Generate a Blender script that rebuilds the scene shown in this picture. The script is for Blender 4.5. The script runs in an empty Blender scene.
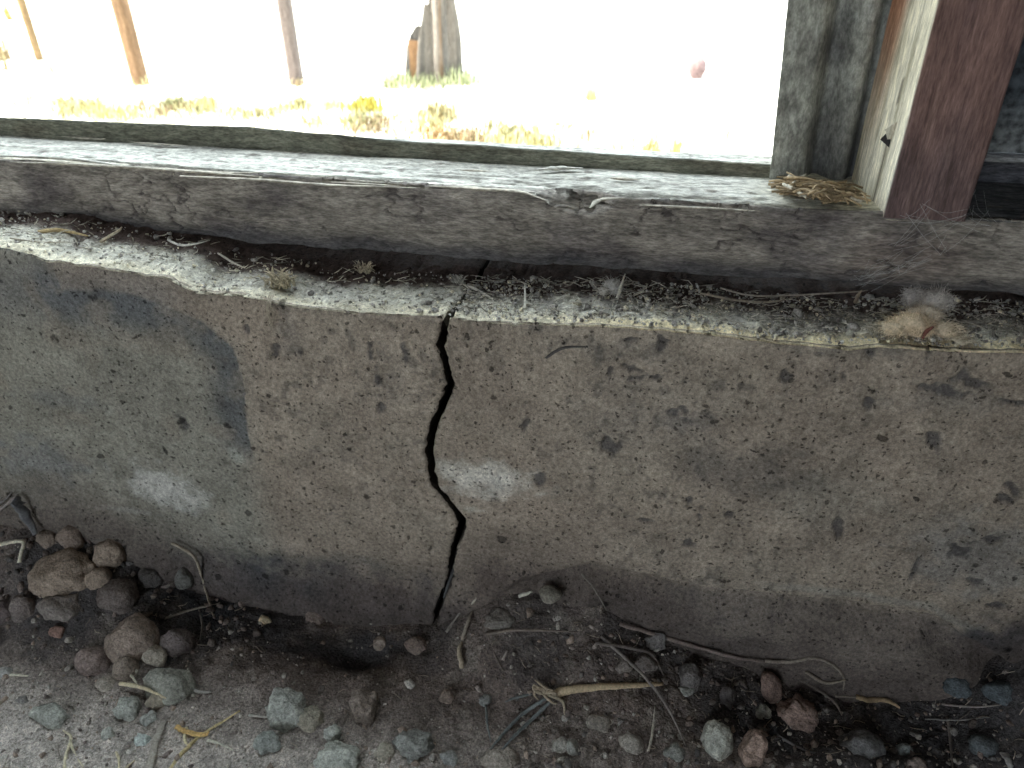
import bpy, math, random
import numpy as np
from mathutils import Matrix, Vector

rng = np.random.default_rng(7)
C = bpy.context.scene.collection

# ------------------------------------------------------------------ camera
FPX, PITCH, YAW, ROLL = 769.0, math.radians(32.6), math.radians(11.0), math.radians(-0.85)
CAM = np.array([0.0, -0.6, 0.75])
_F = np.array([-math.sin(YAW)*math.cos(PITCH), math.cos(YAW)*math.cos(PITCH), -math.sin(PITCH)])
_R0 = np.array([math.cos(YAW), math.sin(YAW), 0.0])
_U0 = np.cross(_R0, _F)
_R = _R0*math.cos(ROLL) + _U0*math.sin(ROLL)
_U = -_R0*math.sin(ROLL) + _U0*math.cos(ROLL)
cam = bpy.data.cameras.new('camera'); cam_ob = bpy.data.objects.new('camera', cam); C.objects.link(cam_ob)
m = Matrix.Identity(4)
for i in range(3):
    m[i][0], m[i][1], m[i][2], m[i][3] = _R[i], _U[i], -_F[i], CAM[i]
cam_ob.matrix_world = m
cam.sensor_width = 36; cam.lens = 36*FPX/1024; cam.clip_start = 0.02; cam.clip_end = 300
cam.dof.use_dof = True; cam.dof.focus_distance = 0.74; cam.dof.aperture_fstop = 7.5
bpy.context.scene.camera = cam_ob

# ------------------------------------------------------------------ light, exposure
sc = bpy.context.scene
sc.view_settings.view_transform = 'Standard'; sc.view_settings.look = 'None'
sc.view_settings.gamma = 1; sc.view_settings.use_curve_mapping = False
sc.view_settings.exposure = 2.4
w = bpy.data.worlds.new('sky'); sc.world = w; w.use_nodes = True
bg = w.node_tree.nodes['Background']
bg.inputs[0].default_value = (0.80, 0.92, 1.0, 1); bg.inputs[1].default_value = 1.0
sun = bpy.data.lights.new('sun', 'SUN'); sun.energy = 5.0; sun.angle = math.radians(0.5); sun.color = (1, 0.94, 0.82)
sun_ob = bpy.data.objects.new('sun', sun); C.objects.link(sun_ob)
_d = Vector((0.72, 0.22, -1.1))            # travels away from the building, so none enters the opening
sun_ob.rotation_euler = _d.to_track_quat('-Z', 'Y').to_euler()
def area(name, loc, look, sx, sy, power, color):
    l = bpy.data.lights.new(name, 'AREA'); l.shape = 'RECTANGLE'; l.size = sx; l.size_y = sy
    l.energy = power; l.color = color
    o = bpy.data.objects.new(name, l); C.objects.link(o); o.location = loc
    o.rotation_euler = (Vector(look)-Vector(loc)).to_track_quat('-Z', 'Y').to_euler()
area('added_fill_behind_camera', (-0.8, -2.85, 1.25), (-0.3, 0, 0.7), 0.85, 1.9, 2.0, (0.88, 0.91, 1.0))  # added fill light, set in an unseen doorway behind the camera

# ------------------------------------------------------------------ helpers
def ray(px, py): return _F*FPX + _R*(px-512) - _U*(py-384)
def on_z(px, py, z): d = ray(px, py); return CAM + d*((z-CAM[2])/d[2])
def on_y(px, py, y): d = ray(px, py); return CAM + d*((y-CAM[1])/d[1])
def mpp(P): return float(np.dot(np.asarray(P)-CAM, _F))/FPX      # metres per pixel at P

_T = np.random.default_rng(3).random(1 << 16)
def vnoise(x, y, z=0.0, seed=0):
    x, y, z = np.broadcast_arrays(np.asarray(x, float), np.asarray(y, float), np.asarray(z, float))
    ix, iy, iz = np.floor(x).astype(np.int64), np.floor(y).astype(np.int64), np.floor(z).astype(np.int64)
    fx, fy, fz = x-ix, y-iy, z-iz
    fx, fy, fz = fx*fx*(3-2*fx), fy*fy*(3-2*fy), fz*fz*(3-2*fz)
    def h(a, b, c): return _T[((a*73856093) ^ (b*19349663) ^ (c*83492791) ^ (seed*2654435)) & 0xFFFF]
    r = 0
    for a in (0, 1):
        for b in (0, 1):
            for c in (0, 1):
                r = r + h(ix+a, iy+b, iz+c)*(fx if a else 1-fx)*(fy if b else 1-fy)*(fz if c else 1-fz)
    return r*2-1
def fbm(x, y, z=0.0, oct=5, seed=0, gain=0.5):
    s, a, f, t = 0, 1.0, 1.0, 0
    for o in range(oct):
        s = s + a*vnoise(np.asarray(x)*f, np.asarray(y)*f, np.asarray(z)*f, seed+o*17); t += a
        a *= gain; f *= 2.03
    return s/t
def sst(a, b, x):
    t = np.clip((x-a)/(b-a), 0, 1); return t*t*(3-2*t)
def mixc(col, c2, m):
    return col*(1-m[..., None]) + np.array(c2)*m[..., None]

def tag(o, label=None, cat=None, group=None, kind=None):
    if label: o['label'] = label
    if cat: o['category'] = cat
    if group: o['group'] = group
    if kind: o['kind'] = kind
    return o
def empty(name, loc=(0, 0, 0), label=None, cat=None, group=None, kind=None):
    o = bpy.data.objects.new(name, None); o.empty_display_size = 0.02
    C.objects.link(o); o.location = tuple(float(v) for v in loc)
    return tag(o, label, cat, group, kind)

def mesh_obj(name, V, Fc, mat, col=None, parent=None, smooth=True, origin=None):
    V = np.asarray(V, np.float32).reshape(-1, 3)
    if origin is None:
        origin = np.zeros(3) if parent is None else np.array(parent.location)
        if parent is None:
            lo, hi = V.min(0), V.max(0); origin = np.array([(lo[0]+hi[0])/2, (lo[1]+hi[1])/2, lo[2]])
    me = bpy.data.meshes.new(name)
    if isinstance(Fc, np.ndarray):
        n, k = Fc.shape
        me.vertices.add(len(V)); me.vertices.foreach_set('co', (V-origin).astype(np.float32).ravel())
        me.loops.add(n*k); me.loops.foreach_set('vertex_index', Fc.astype(np.int32).ravel())
        me.polygons.add(n); me.polygons.foreach_set('loop_start', np.arange(0, n*k, k, dtype=np.int32))
        me.polygons.foreach_set('loop_total', np.full(n, k, np.int32))
        me.update(calc_edges=True)
    else:
        me.from_pydata([tuple(v) for v in (V-origin).tolist()], [], Fc); me.update()
    if smooth: me.polygons.foreach_set('use_smooth', np.ones(len(me.polygons), bool))
    if col is not None:
        a = me.color_attributes.new('col', 'FLOAT_COLOR', 'POINT')
        cc = np.ones((len(V), 4), np.float32); cc[:, :3] = np.asarray(col).reshape(-1, 3)
        a.data.foreach_set('color', cc.ravel())
    me.materials.append(mat)
    o = bpy.data.objects.new(name, me); C.objects.link(o)
    if parent is None: o.location = tuple(float(v) for v in origin)
    else:
        o.parent = parent
        pw = np.array(parent.location) if parent.parent is None else np.array(parent.location)+np.array(parent.parent.location)
        o.location = tuple(float(v) for v in (np.asarray(origin)-pw))
    return o
def grid_faces(n, m_):
    i = np.arange(n-1)[:, None]*m_ + np.arange(m_-1)[None, :]
    return np.stack([i, i+1, i+m_+1, i+m_], -1).reshape(-1, 4)
def grid(name, P, col, mat, parent=None, smooth=True, extra=None):
    return mesh_obj(name, P.reshape(-1, 3), grid_faces(P.shape[0], P.shape[1]), mat, None if col is None else col.reshape(-1, 3), parent, smooth)
class Buf:
    def __init__(s): s.v, s.f, s.c, s.n = [], [], [], 0
    def add(s, V, F_, c=(1, 1, 1)):
        V = np.asarray(V, float).reshape(-1, 3); s.v.append(V)
        s.f += [tuple(i+s.n for i in f) for f in F_]; s.n += len(V)
        c = np.asarray(c, float); s.c.append(np.broadcast_to(c, (len(V), 3)) if c.ndim == 1 else c)
        return s
    def box(s, lo, hi, c=(1, 1, 1)):
        x0, y0, z0 = lo; x1, y1, z1 = hi
        V = [(x, y, z) for x in (x0, x1) for y in (y0, y1) for z in (z0, z1)]
        return s.add(V, [(0, 1, 3, 2), (4, 6, 7, 5), (0, 4, 5, 1), (2, 3, 7, 6), (0, 2, 6, 4), (1, 5, 7, 3)], c)
    def obj(s, name, mat, parent=None, smooth=True):
        return mesh_obj(name, np.concatenate(s.v), s.f, mat, np.concatenate(s.c), parent, smooth)
def smooth_path(P, k=5):
    P = np.asarray(P, float)
    if len(P) < 3:
        t = np.linspace(0, 1, k+1)[:, None]; return P[0]*(1-t)+P[1]*t
    Q = np.vstack([2*P[0]-P[1], P, 2*P[-1]-P[-2]]); out = []
    for i in range(1, len(Q)-2):
        for t in np.linspace(0, 1, k, endpoint=False):
            a, b, c, d = Q[i-1], Q[i], Q[i+1], Q[i+2]
            out.append(.5*((2*b)+(-a+c)*t+(2*a-5*b+4*c-d)*t*t+(-a+3*b-3*c+d)*t**3))
    out.append(P[-1]); return np.array(out)
def tube_geo(P, rad, sides=6, flat=1.0, jit=0.0):
    P = np.asarray(P, float); n = len(P)
    rad = np.interp(np.linspace(0, 1, n), np.linspace(0, 1, len(rad)), rad) if np.ndim(rad) else np.full(n, rad)
    T = np.gradient(P, axis=0); T /= np.linalg.norm(T, axis=1)[:, None]+1e-12
    up = np.array([0, 0, 1.0])
    A = np.cross(T, up); l = np.linalg.norm(A, axis=1)[:, None]; A = np.where(l < 1e-3, np.array([1.0, 0, 0]), A/(l+1e-12))
    B = np.cross(A, T)
    an = np.arange(sides)/sides*2*math.pi
    rr = rad[:, None]*(1+jit*rng.standard_normal((n, sides)))
    V = P[:, None]+rr[..., None]*(np.cos(an)[None, :, None]*A[:, None]+flat*np.sin(an)[None, :, None]*B[:, None])
    F_ = [(i*sides+j, i*sides+(j+1) % sides, (i+1)*sides+(j+1) % sides, (i+1)*sides+j) for i in range(n-1) for j in range(sides)]
    F_ += [tuple(range(sides))[::-1], tuple((n-1)*sides+j for j in range(sides))]
    return V.reshape(-1, 3), F_

# ------------------------------------------------------------------ materials
def mat(name, base=None, scale=40, amt=0.35, bump=0.3, bdist=0.002, rough=0.9, stretch=(1, 1, 1), speck=0.0, fine=300, spec=0.2,
        speck_scale=90, grain=0.0):
    M_ = bpy.data.materials.new(name); M_.use_nodes = True
    nt = M_.node_tree; N, L = nt.nodes, nt.links; b = N['Principled BSDF']
    b.inputs['Roughness'].default_value = rough; b.inputs['Specular IOR Level'].default_value = spec
    tc = N.new('ShaderNodeTexCoord'); mp = N.new('ShaderNodeMapping'); mp.inputs['Scale'].default_value = stretch
    L.new(tc.outputs['Object'], mp.inputs['Vector'])
    n1 = N.new('ShaderNodeTexNoise'); n1.inputs['Scale'].default_value = scale; n1.inputs['Detail'].default_value = 8; n1.inputs['Roughness'].default_value = .65
    n2 = N.new('ShaderNodeTexNoise'); n2.inputs['Scale'].default_value = fine; n2.inputs['Detail'].default_value = 4
    L.new(mp.outputs[0], n1.inputs['Vector']); L.new(mp.outputs[0], n2.inputs['Vector'])
    if base is None:
        at = N.new('ShaderNodeAttribute'); at.attribute_name = 'col'; src = at.outputs['Color']
    else:
        rgb = N.new('ShaderNodeRGB'); rgb.outputs[0].default_value = (*base, 1); src = rgb.outputs[0]
    def mul(src, noise, lo, hi, a):
        mr = N.new('ShaderNodeMapRange'); L.new(noise, mr.inputs[0])
        mr.inputs[1].default_value = lo; mr.inputs[2].default_value = hi; mr.inputs[3].default_value = 1-a; mr.inputs[4].default_value = 1+a
        mx = N.new('ShaderNodeVectorMath'); mx.operation = 'SCALE'; L.new(src, mx.inputs[0]); L.new(mr.outputs[0], mx.inputs['Scale'])
        return mx.outputs[0]
    s = mul(src, n1.outputs[0], .3, .7, amt); s = mul(s, n2.outputs[0], .35, .65, amt*.9)
    if grain:
        n3 = N.new('ShaderNodeTexNoise'); n3.inputs['Scale'].default_value = fine*2.6; n3.inputs['Detail'].default_value = 3; n3.inputs['Roughness'].default_value = .7
        L.new(mp.outputs[0], n3.inputs['Vector']); s = mul(s, n3.outputs[0], .38, .62, grain)
    h = N.new('ShaderNodeMath'); h.operation = 'MULTIPLY_ADD'
    L.new(n2.outputs[0], h.inputs[0]); h.inputs[1].default_value = .45; L.new(n1.outputs[0], h.inputs[2])
    hh = h.outputs[0]
    if speck:
        wv = N.new('ShaderNodeVectorMath'); wv.operation = 'MULTIPLY_ADD'; L.new(n1.outputs['Color'], wv.inputs[0])
        wv.inputs[1].default_value = (.03,)*3; L.new(mp.outputs[0], wv.inputs[2])
        for k, (scl, th) in enumerate(((speck_scale, .13), (speck_scale*.38, .10), (speck_scale*2.4, .20))):
            vo = N.new('ShaderNodeTexVoronoi'); vo.inputs['Scale'].default_value = scl; L.new(wv.outputs[0], vo.inputs['Vector'])
            sep = N.new('ShaderNodeSeparateColor'); L.new(vo.outputs['Color'], sep.inputs[0])
            t_ = N.new('ShaderNodeMapRange'); L.new(sep.outputs[0], t_.inputs[0])      # radius differs per cell, many have none
            t_.inputs[1].default_value = .45; t_.inputs[2].default_value = 1; t_.inputs[3].default_value = 0; t_.inputs[4].default_value = th*1.8
            df = N.new('ShaderNodeMath'); df.operation = 'SUBTRACT'; L.new(t_.outputs[0], df.inputs[0]); L.new(vo.outputs['Distance'], df.inputs[1])
            mk = N.new('ShaderNodeMapRange'); L.new(df.outputs[0], mk.inputs[0]); mk.inputs[1].default_value = -.01; mk.inputs[2].default_value = .05
            mk.inputs[3].default_value = 1; mk.inputs[4].default_value = 1-speck
            mx = N.new('ShaderNodeVectorMath'); mx.operation = 'SCALE'; L.new(s, mx.inputs[0]); L.new(mk.outputs[0], mx.inputs['Scale']); s = mx.outputs[0]  # pits get their shade painted into the colour besides the bump
            ad = N.new('ShaderNodeMath'); ad.operation = 'ADD'; L.new(hh, ad.inputs[0]); L.new(mk.outputs[0], ad.inputs[1]); hh = ad.outputs[0]
    L.new(s, b.inputs['Base Color'])
    bp = N.new('ShaderNodeBump'); bp.inputs['Strength'].default_value = bump; bp.inputs['Distance'].default_value = bdist
    L.new(hh, bp.inputs['Height']); L.new(bp.outputs[0], b.inputs['Normal'])
    return M_
M_conc = mat('concrete', scale=26, amt=.26, bump=.8, bdist=.003, speck=.65, fine=260, grain=.22)
M_wood = mat('weathered_wood', scale=30, amt=.34, bump=.9, bdist=.003, stretch=(.35, 1, 1.4), fine=200, grain=.3)
M_post = mat('post_wood', scale=34, amt=.3, bump=.7, bdist=.0015, stretch=(2.6, 2.6, .25), fine=210, grain=.2)
M_soil = mat('soil', scale=50, amt=.38, bump=1, bdist=.005, fine=330, grain=.35)
M_rock = mat('rock', scale=60, amt=.3, bump=1, bdist=.004, fine=300, grain=.25)
M_straw = mat('straw', scale=80, amt=.25, bump=.3, bdist=.0006, rough=.65, fine=500)
M_metal = mat('corrugated_iron', scale=45, amt=.35, bump=.3, bdist=.001, rough=.65, stretch=(1, 1, .5), fine=260, spec=.3, grain=.2)
M_dark = mat('dark_sheathing', scale=14, amt=.7, bump=.4, bdist=.003, fine=120)
M_ground = mat('pale_ground', scale=3, amt=.18, bump=.4, bdist=.01, fine=40)
M_grass = mat('grass', scale=12, amt=.3, bump=0, rough=.8, fine=60)
M_board = mat('building_boards', base=(.055, .048, .045), scale=6, amt=.4, bump=.4, bdist=.003, stretch=(3, 3, .3), fine=50)
M_fur = mat('fur', scale=120, amt=.2, bump=.2, bdist=.001, fine=600)
M_web = mat('web_silk', base=(.6, .6, .58), amt=.1, bump=0, rough=.5)

# ------------------------------------------------------------------ building shell
def shell(name, boxes, m_=M_board):
    b = Buf()
    for lo, hi in boxes: b.box(lo, hi)
    return tag(b.obj(name, m_, smooth=False), kind='structure')
XL, XR, YB, ZT = -2.5, 1.9, -2.9, 2.25
shell('ceiling', [((XL-.1, YB-.1, ZT), (XR+.1, .3, ZT+.08))])
shell('wall_left', [((XL-.08, YB-.08, -.05), (XL, .25, ZT))])
shell('wall_right', [((XR, YB-.08, -.05), (XR+.08, .25, ZT))])
shell('wall_back', [((XL, YB-.08, -.05), (-1.25, YB, ZT)), ((-.35, YB-.08, -.05), (XR, YB, ZT)), ((-1.25, YB-.08, 2.15), (-.35, YB, ZT))])
shell('wall_outer', [((XL, .165, 1.75), (XR, .22, ZT)), ((XL, .165, .6), (-2.0, .22, 1.75)), ((.40, .185, .5), (XR, .22, 1.75))])

# ------------------------------------------------------------------ concrete stem wall, cracked in two
def pw(pts, y=0.0): return np.array([on_y(px, py, y) for px, py in pts])
LIPL = pw([(0, 248), (50, 259), (100, 267), (130, 271), (160, 275), (195, 289), (240, 295), (300, 307), (350, 312), (400, 314), (446, 316)])
LIPR = pw([(446, 318), (500, 322), (560, 324), (600, 325), (700, 332), (760, 340), (810, 344), (850, 348), (880, 345), (950, 350), (1024, 351)])
CRK = [(447, 312, 4.2), (443, 330, 4.0), (441, 345, 4.5), (447, 365, 4.2), (451, 385, 4.8), (445, 400, 4.2), (438, 415, 4.5), (431, 435, 4.8), (429, 455, 4.5),
       (431, 475, 4.0), (436, 490, 4.0), (449, 505, 4.2), (461, 523, 5.0), (460, 535, 4.4), (453, 548, 3.2), (451, 565, 3.0), (450, 578, 3.0),
       (445, 590, 4.0), (440, 602, 3.0), (438, 620, 2.5), (437, 650, 2)]
cw = pw([(a, b) for a, b, _ in CRK]); chw = .95*np.array([h for _, _, h in CRK])*np.array([mpp(p) for p in cw])
def crack(z):
    o = np.argsort(cw[:, 2]); c = np.interp(z, cw[o, 2], cw[o, 0]); h = np.interp(z, cw[o, 2], chw[o])
    return c + .0022*fbm(z*150, 3.1, oct=4, seed=5, gain=.65), h*(1+.35*fbm(z*230, 8.3, oct=3, seed=8))
STEP = pw([(470, 600), (520, 575), (590, 562), (650, 572), (700, 585), (780, 592), (850, 600), (930, 612), (980, 640), (1024, 668)])
def ell(X, Z, px, py, rx, ry, rot=0, soft=.5, nz=.5, sc_=60, seed=0):
    """mask of a blotch centred where the photo shows it, measured on the wall's face"""
    P = on_y(px, py, 0); k = mpp(P); r = math.radians(rot)
    dx, dz = (X-P[0])/k, (Z-P[2])/k*1.12
    a, b = (dx*math.cos(r)+dz*math.sin(r))/rx, (-dx*math.sin(r)+dz*math.cos(r))/ry
    d = np.sqrt(a*a+b*b)+nz*fbm(X*sc_, Z*sc_, seed*1.7, oct=4, seed=seed)
    return 1-sst(1-soft, 1+soft*.4, d)
def poly_d(X, Z, pts):
    P = pw(pts)[:, [0, 2]]; D = np.full(X.shape, 9.0)
    for a, b in zip(P[:-1], P[1:]):
        ab = b-a; t = np.clip(((X-a[0])*ab[0]+(Z-a[1])*ab[1])/(ab@ab), 0, 1)
        D = np.minimum(D, np.hypot(X-a[0]-t*ab[0], Z-a[1]-t*ab[1]))
    return D
GOUGE = [(935, 437, 7, 17, 20), (868, 405, 5, 10, 20), (1003, 498, 6, 14, 25), (1014, 490, 4, 10, 35), (785, 375, 5, 11, 10), (845, 373, 4, 9, 10), (655, 377, 18, 4, 12),
         (640, 372, 12, 4, -15), (608, 445, 13, 9, 0), (660, 345, 5, 12, 0), (630, 340, 12, 4, 10), (610, 370, 3, 9, 0), (380, 405, 4, 10, -5),
         (378, 380, 3, 12, -3), (405, 350, 3, 16, 0), (687, 545, 5, 7, 20), (838, 528, 3, 14, 10), (958, 550, 11, 8, -20), (990, 540, 14, 6, 15), (525, 425, 4, 14, -10),
         (523, 405, 3, 6, 0), (540, 480, 4, 10, 0), (180, 420, 5, 10, 15), (700, 515, 3, 8, 0), (275, 352, 3, 7, -10), (245, 330, 3, 9, 0), (712, 330, 5, 9, 0),
         (820, 355, 9, 3, 0), (870, 352, 5, 6, 0), (930, 352, 3, 8, 0), (965, 380, 18, 8, -15), (945, 392, 25, 6, -12), (1010, 402, 16, 3, -8), (690, 415, 16, 10, 20),
         (915, 570, 3, 18, 0), (975, 580, 10, 5, 0), (1000, 605, 9, 4, 0), (690, 500, 3, 5, 0), (730, 515, 4, 4, 0), (645, 520, 6, 3, 0), (370, 350, 3, 10, 0), (300, 355, 4, 8, 0)]
NICKS = []
_r = np.random.default_rng(21)
for i in range(110):
    NICKS.append((_r.uniform(0, 1024), _r.uniform(330, 590), _r.uniform(.6, 1.9), _r.uniform(.6, 1.7)))
def conc_color(X, Z, Y, s_top):
    n = fbm(X*7, Z*7, oct=5, seed=1); n2 = fbm(X*30, Z*30, oct=5, seed=2); n3 = fbm(X*110, Z*90, oct=3, seed=12)
    col = np.zeros(X.shape+(3,)); col[:] = (.325, .272, .218)
    col = mixc(col, (.385, .330, .265), sst(-.1, .6, n)*.8)
    # grey damp tide on the left, its right rim darker and curved
    rim = [(60, 292), (120, 296), (165, 308), (200, 325), (228, 350), (240, 385), (243, 430)]
    P = pw(rim)[:, [0, 2]]
    left = 1-sst(-.03, .03, X-np.interp(Z+.005*n2, P[::-1, 1], P[::-1, 0])+.008*n2)
    left *= 1
    col = mixc(col, (.25, .25, .212), left*.75)
    D = poly_d(X, Z, rim)+.006*n2
    inside = X < np.interp(Z, P[::-1, 1], P[::-1, 0])+.004
    col = mixc(col, (.12, .127, .13), np.where(inside, 1-sst(.010, .050, D), 1-sst(.0, .007, D))*.9)
    col = mixc(col, (.15, .155, .16), (1-sst(.0, .06, poly_d(X, Z, [(0, 290), (60, 292), (150, 300)])))*.5)
    # upper brown tone under the lip
    col = mixc(col, (.27, .235, .19), sst(.1, .5, n2)*.5)
    for i, (px, py, rx, ry, a, c) in enumerate([
            (488, 482, 50, 24, 1, (.66, .63, .56)), (455, 470, 24, 14, .6, (.6, .57, .5)), (475, 512, 12, 5, .6, (.46, .44, .38)),
            (165, 487, 44, 32, .8, (.58, .57, .53)), (235, 455, 7, 12, .55, (.42, .43, .38)), (130, 512, 40, 4, .45, (.42, .42, .38)),
            (745, 472, 75, 42, .62, (.145, .13, .115)), (655, 500, 90, 40, .35, (.36, .30, .235)), (560, 520, 90, 50, .4, (.34, .28, .225)),
            (700, 400, 90, 30, .25, (.36, .32, .26)), (40, 460, 60, 35, .5, (.17, .18, .19)), (330, 565, 120, 22, .4, (.2, .185, .165)),
            (830, 500, 60, 40, .3, (.38, .36, .30)), (975, 560, 70, 60, .45, (.2, .21, .21)), (600, 420, 50, 30, .25, (.22, .2, .175)),
            (690, 420, 30, 16, .6, (.16, .15, .14)), (655, 420, 60, 60, .2, (.2, .18, .16)), (940, 400, 70, 20, .4, (.2, .19, .17)), (290, 335, 16, 30, .35, (.18, .17, .155)),
            (395, 385, 20, 50, .25, (.2, .185, .16)), (620, 350, 60, 18, .35, (.18, .17, .15)), (60, 400, 50, 14, .4, (.17, .175, .175)),
            (850, 350, 60, 14, .4, (.19, .175, .15))]):
        col = mixc(col, c, ell(X, Z, px, py, rx, ry, nz=.9, soft=.7, sc_=70, seed=40+i)*a)
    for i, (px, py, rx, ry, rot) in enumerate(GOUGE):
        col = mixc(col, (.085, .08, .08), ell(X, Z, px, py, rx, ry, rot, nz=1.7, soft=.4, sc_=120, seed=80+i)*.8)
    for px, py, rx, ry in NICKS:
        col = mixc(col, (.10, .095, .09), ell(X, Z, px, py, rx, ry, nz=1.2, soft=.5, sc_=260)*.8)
    col = mixc(col, (.12, .11, .10), sst(.18, .5, n3)*sst(-.3, .4, n)*.6)
    # step edge highlight painted as a pale line, painted dark tones under it
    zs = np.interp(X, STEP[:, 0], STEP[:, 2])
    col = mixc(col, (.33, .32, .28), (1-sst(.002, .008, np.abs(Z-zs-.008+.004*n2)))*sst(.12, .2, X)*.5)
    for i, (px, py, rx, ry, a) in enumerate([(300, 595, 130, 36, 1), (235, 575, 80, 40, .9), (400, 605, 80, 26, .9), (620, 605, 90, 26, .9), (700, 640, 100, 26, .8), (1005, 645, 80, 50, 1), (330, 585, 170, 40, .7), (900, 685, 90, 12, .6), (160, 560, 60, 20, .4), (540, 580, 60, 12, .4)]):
        col = mixc(col, (.055, .06, .066), ell(X, Z, px, py, rx, ry, nz=.9, soft=.8, sc_=50, seed=300+i)*a)  # wall-foot soil and the shade of its hollows, painted together
    zs_ = np.interp(X, STEP[:, 0], STEP[:, 2]); col = mixc(col, (.15, .128, .115), sst(.004, .03, zs_-Z+.008*n2)*sst(-.06, .06, X)*.75)  # darker brown below the step
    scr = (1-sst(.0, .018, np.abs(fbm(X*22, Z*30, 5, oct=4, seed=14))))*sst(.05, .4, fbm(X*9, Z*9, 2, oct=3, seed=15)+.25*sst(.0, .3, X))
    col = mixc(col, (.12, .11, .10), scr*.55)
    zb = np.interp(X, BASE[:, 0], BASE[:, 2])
    soil = 1-sst(.0, .10, Z-zb+.04*n+.025*n2)  # soil stain deepened with painted shade towards the wall foot
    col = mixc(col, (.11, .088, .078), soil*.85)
    # dusty top of the ledge
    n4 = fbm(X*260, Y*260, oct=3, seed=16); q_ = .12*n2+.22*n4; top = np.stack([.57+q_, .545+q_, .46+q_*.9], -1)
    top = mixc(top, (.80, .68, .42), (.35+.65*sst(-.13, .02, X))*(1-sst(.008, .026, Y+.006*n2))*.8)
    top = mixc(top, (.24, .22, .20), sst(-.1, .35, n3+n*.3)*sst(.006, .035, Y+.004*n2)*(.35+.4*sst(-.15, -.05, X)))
    top = mixc(top, (.10, .072, .062), sst(.043, .066, Y+.018*n2+.008*n4))  # brown soil under the beam, darkened with the shade of the gap
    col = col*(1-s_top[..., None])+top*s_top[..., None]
    return np.clip(col, .01, .9)
BASE = pw([(-60, 515), (0, 515), (60, 522), (110, 535), (150, 560), (200, 582), (250, 594), (340, 612), (440, 612), (500, 588), (600, 598), (650, 622), (700, 645), (780, 668),
           (850, 688), (940, 688), (1024, 655), (1080, 640)]) 
XC = float((cw[:, 0].min()+cw[:, 0].max())/2); 
def segment(side):
    if side < 0:
        xs = np.concatenate([np.linspace(XL, -.80, 16)[:-1], np.arange(-.80, XC-.0012, .0018), [XC]])
        lip = LIPL
    else:
        xs = np.concatenate([[XC], np.arange(XC+.0015, .56, .0018), np.linspace(.57, XR, 12)]); lip = LIPR
    zr = np.concatenate([[-.03, -.01], np.linspace(0, 1, 236)]); nt_ = 62
    lz = np.interp(xs, lip[:, 0], lip[:, 2])
    lz = lz+.0016*fbm(xs*70, 1.3+side, oct=4, seed=9)-.003*sst(.25, .6, fbm(xs*28, 7.7+side, oct=3, seed=10))
    nx = len(xs); rows = []; stop = []
    for r in zr:
        z = np.where(r < 0, r, r*lz); rows.append(np.stack([xs, np.zeros(nx), z], -1)); stop.append(np.zeros(nx))
    tb = np.concatenate([np.linspace(0.0006, .11, nt_)[0:], [.16, .25]])
    for t in tb:
        rows.append(np.stack([xs, np.full(nx, t), lz-.0025*math.exp(-t/.004)+.0], -1)); stop.append(np.ones(nx))
    rows.append(np.stack([xs, np.full(nx, .25), np.full(nx, -.03)], -1)); stop.append(np.zeros(nx))
    P = np.array(rows); S = np.array(stop)
    X, Y, Z = P[..., 0].copy(), P[..., 1].copy(), P[..., 2].copy()
    front = (S < .5) & (Y < .01); top = S > .5
    # face relief
    d = .004*fbm(X*5, Z*5, oct=3, seed=31)+.0012*fbm(X*45, Z*45, oct=4, seed=32)+.0005*fbm(X*220, Z*220, oct=2, seed=33)
    for i, (px, py, rx, ry, rot) in enumerate(GOUGE):
        d = d+.0028*ell(X, Z, px, py, rx, ry, rot, nz=1.7, soft=.4, sc_=120, seed=80+i)
    zs = np.interp(X, STEP[:, 0], STEP[:, 2])
    a = sst(STEP[0, 0], STEP[2, 0], X)
    dz = zs-Z+.003*fbm(X*40, Z*40, oct=3, seed=34)
    d = d+a*(.016*sst(0, .012, dz)-.024*sst(.018, .06, dz)+.004*fbm(X*25, Z*25, oct=4, seed=35)*sst(0, .02, dz))
    d = d+(1-a)*(-.012*sst(.0, .05, np.interp(X, BASE[:, 0], BASE[:, 2])+.05-Z)+.004*fbm(X*25, Z*25, oct=4, seed=36)*sst(0, .02, np.interp(X, BASE[:, 0], BASE[:, 2])+.06-Z))
    lipr = sst(.006, 0, lz[None, :]-Z)*front
    d = d+lipr*(.0025+.0015*fbm(X*120, 5, oct=2, seed=37))
    Y = np.where(front, Y+d, Y)
    # ledge relief
    e = .0045*fbm(X*22, Y*22, oct=5, seed=51, gain=.6)+.0034*fbm(X*120, Y*120, oct=3, seed=52, gain=.65)
    Z = np.where(top, Z+e*sst(0, .012, Y)+.003*sst(.05, .10, Y)*(.6+.4*fbm(X*30, Y*30, seed=55)), Z)
    # slew the edge columns to the crack
    zc = np.where(top, lz[None, :], Z)
    c, h = crack(zc)
    c = np.where(top, c+.12*np.minimum(Y, .09)+.002*fbm(Y*150, 1, oct=3, seed=6), c); h = np.where(top, h*(1-.4*sst(0, .05, Y)), h)
    edge = c+side*h
    x0 = XC; wgt = np.exp(-np.abs(X-x0)/.07); wgt = np.where(np.abs(X-x0) < 1e-6, 1, wgt)
    X = X+(edge-x0)*wgt
    rowsm = (1-sst(0, .0012, np.abs(X-edge)))
    Y = np.where(front, Y+.002*rowsm, Y); Z = np.where(top, Z-.0025*rowsm, Z)
    P = np.stack([X, Y, Z], -1)
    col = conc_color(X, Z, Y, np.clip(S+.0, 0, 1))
    # inner faces of the crack, its shade painted as darker concrete
    ei = -1 if side < 0 else 0
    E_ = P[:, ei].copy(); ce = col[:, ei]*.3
    ins = []
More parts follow.
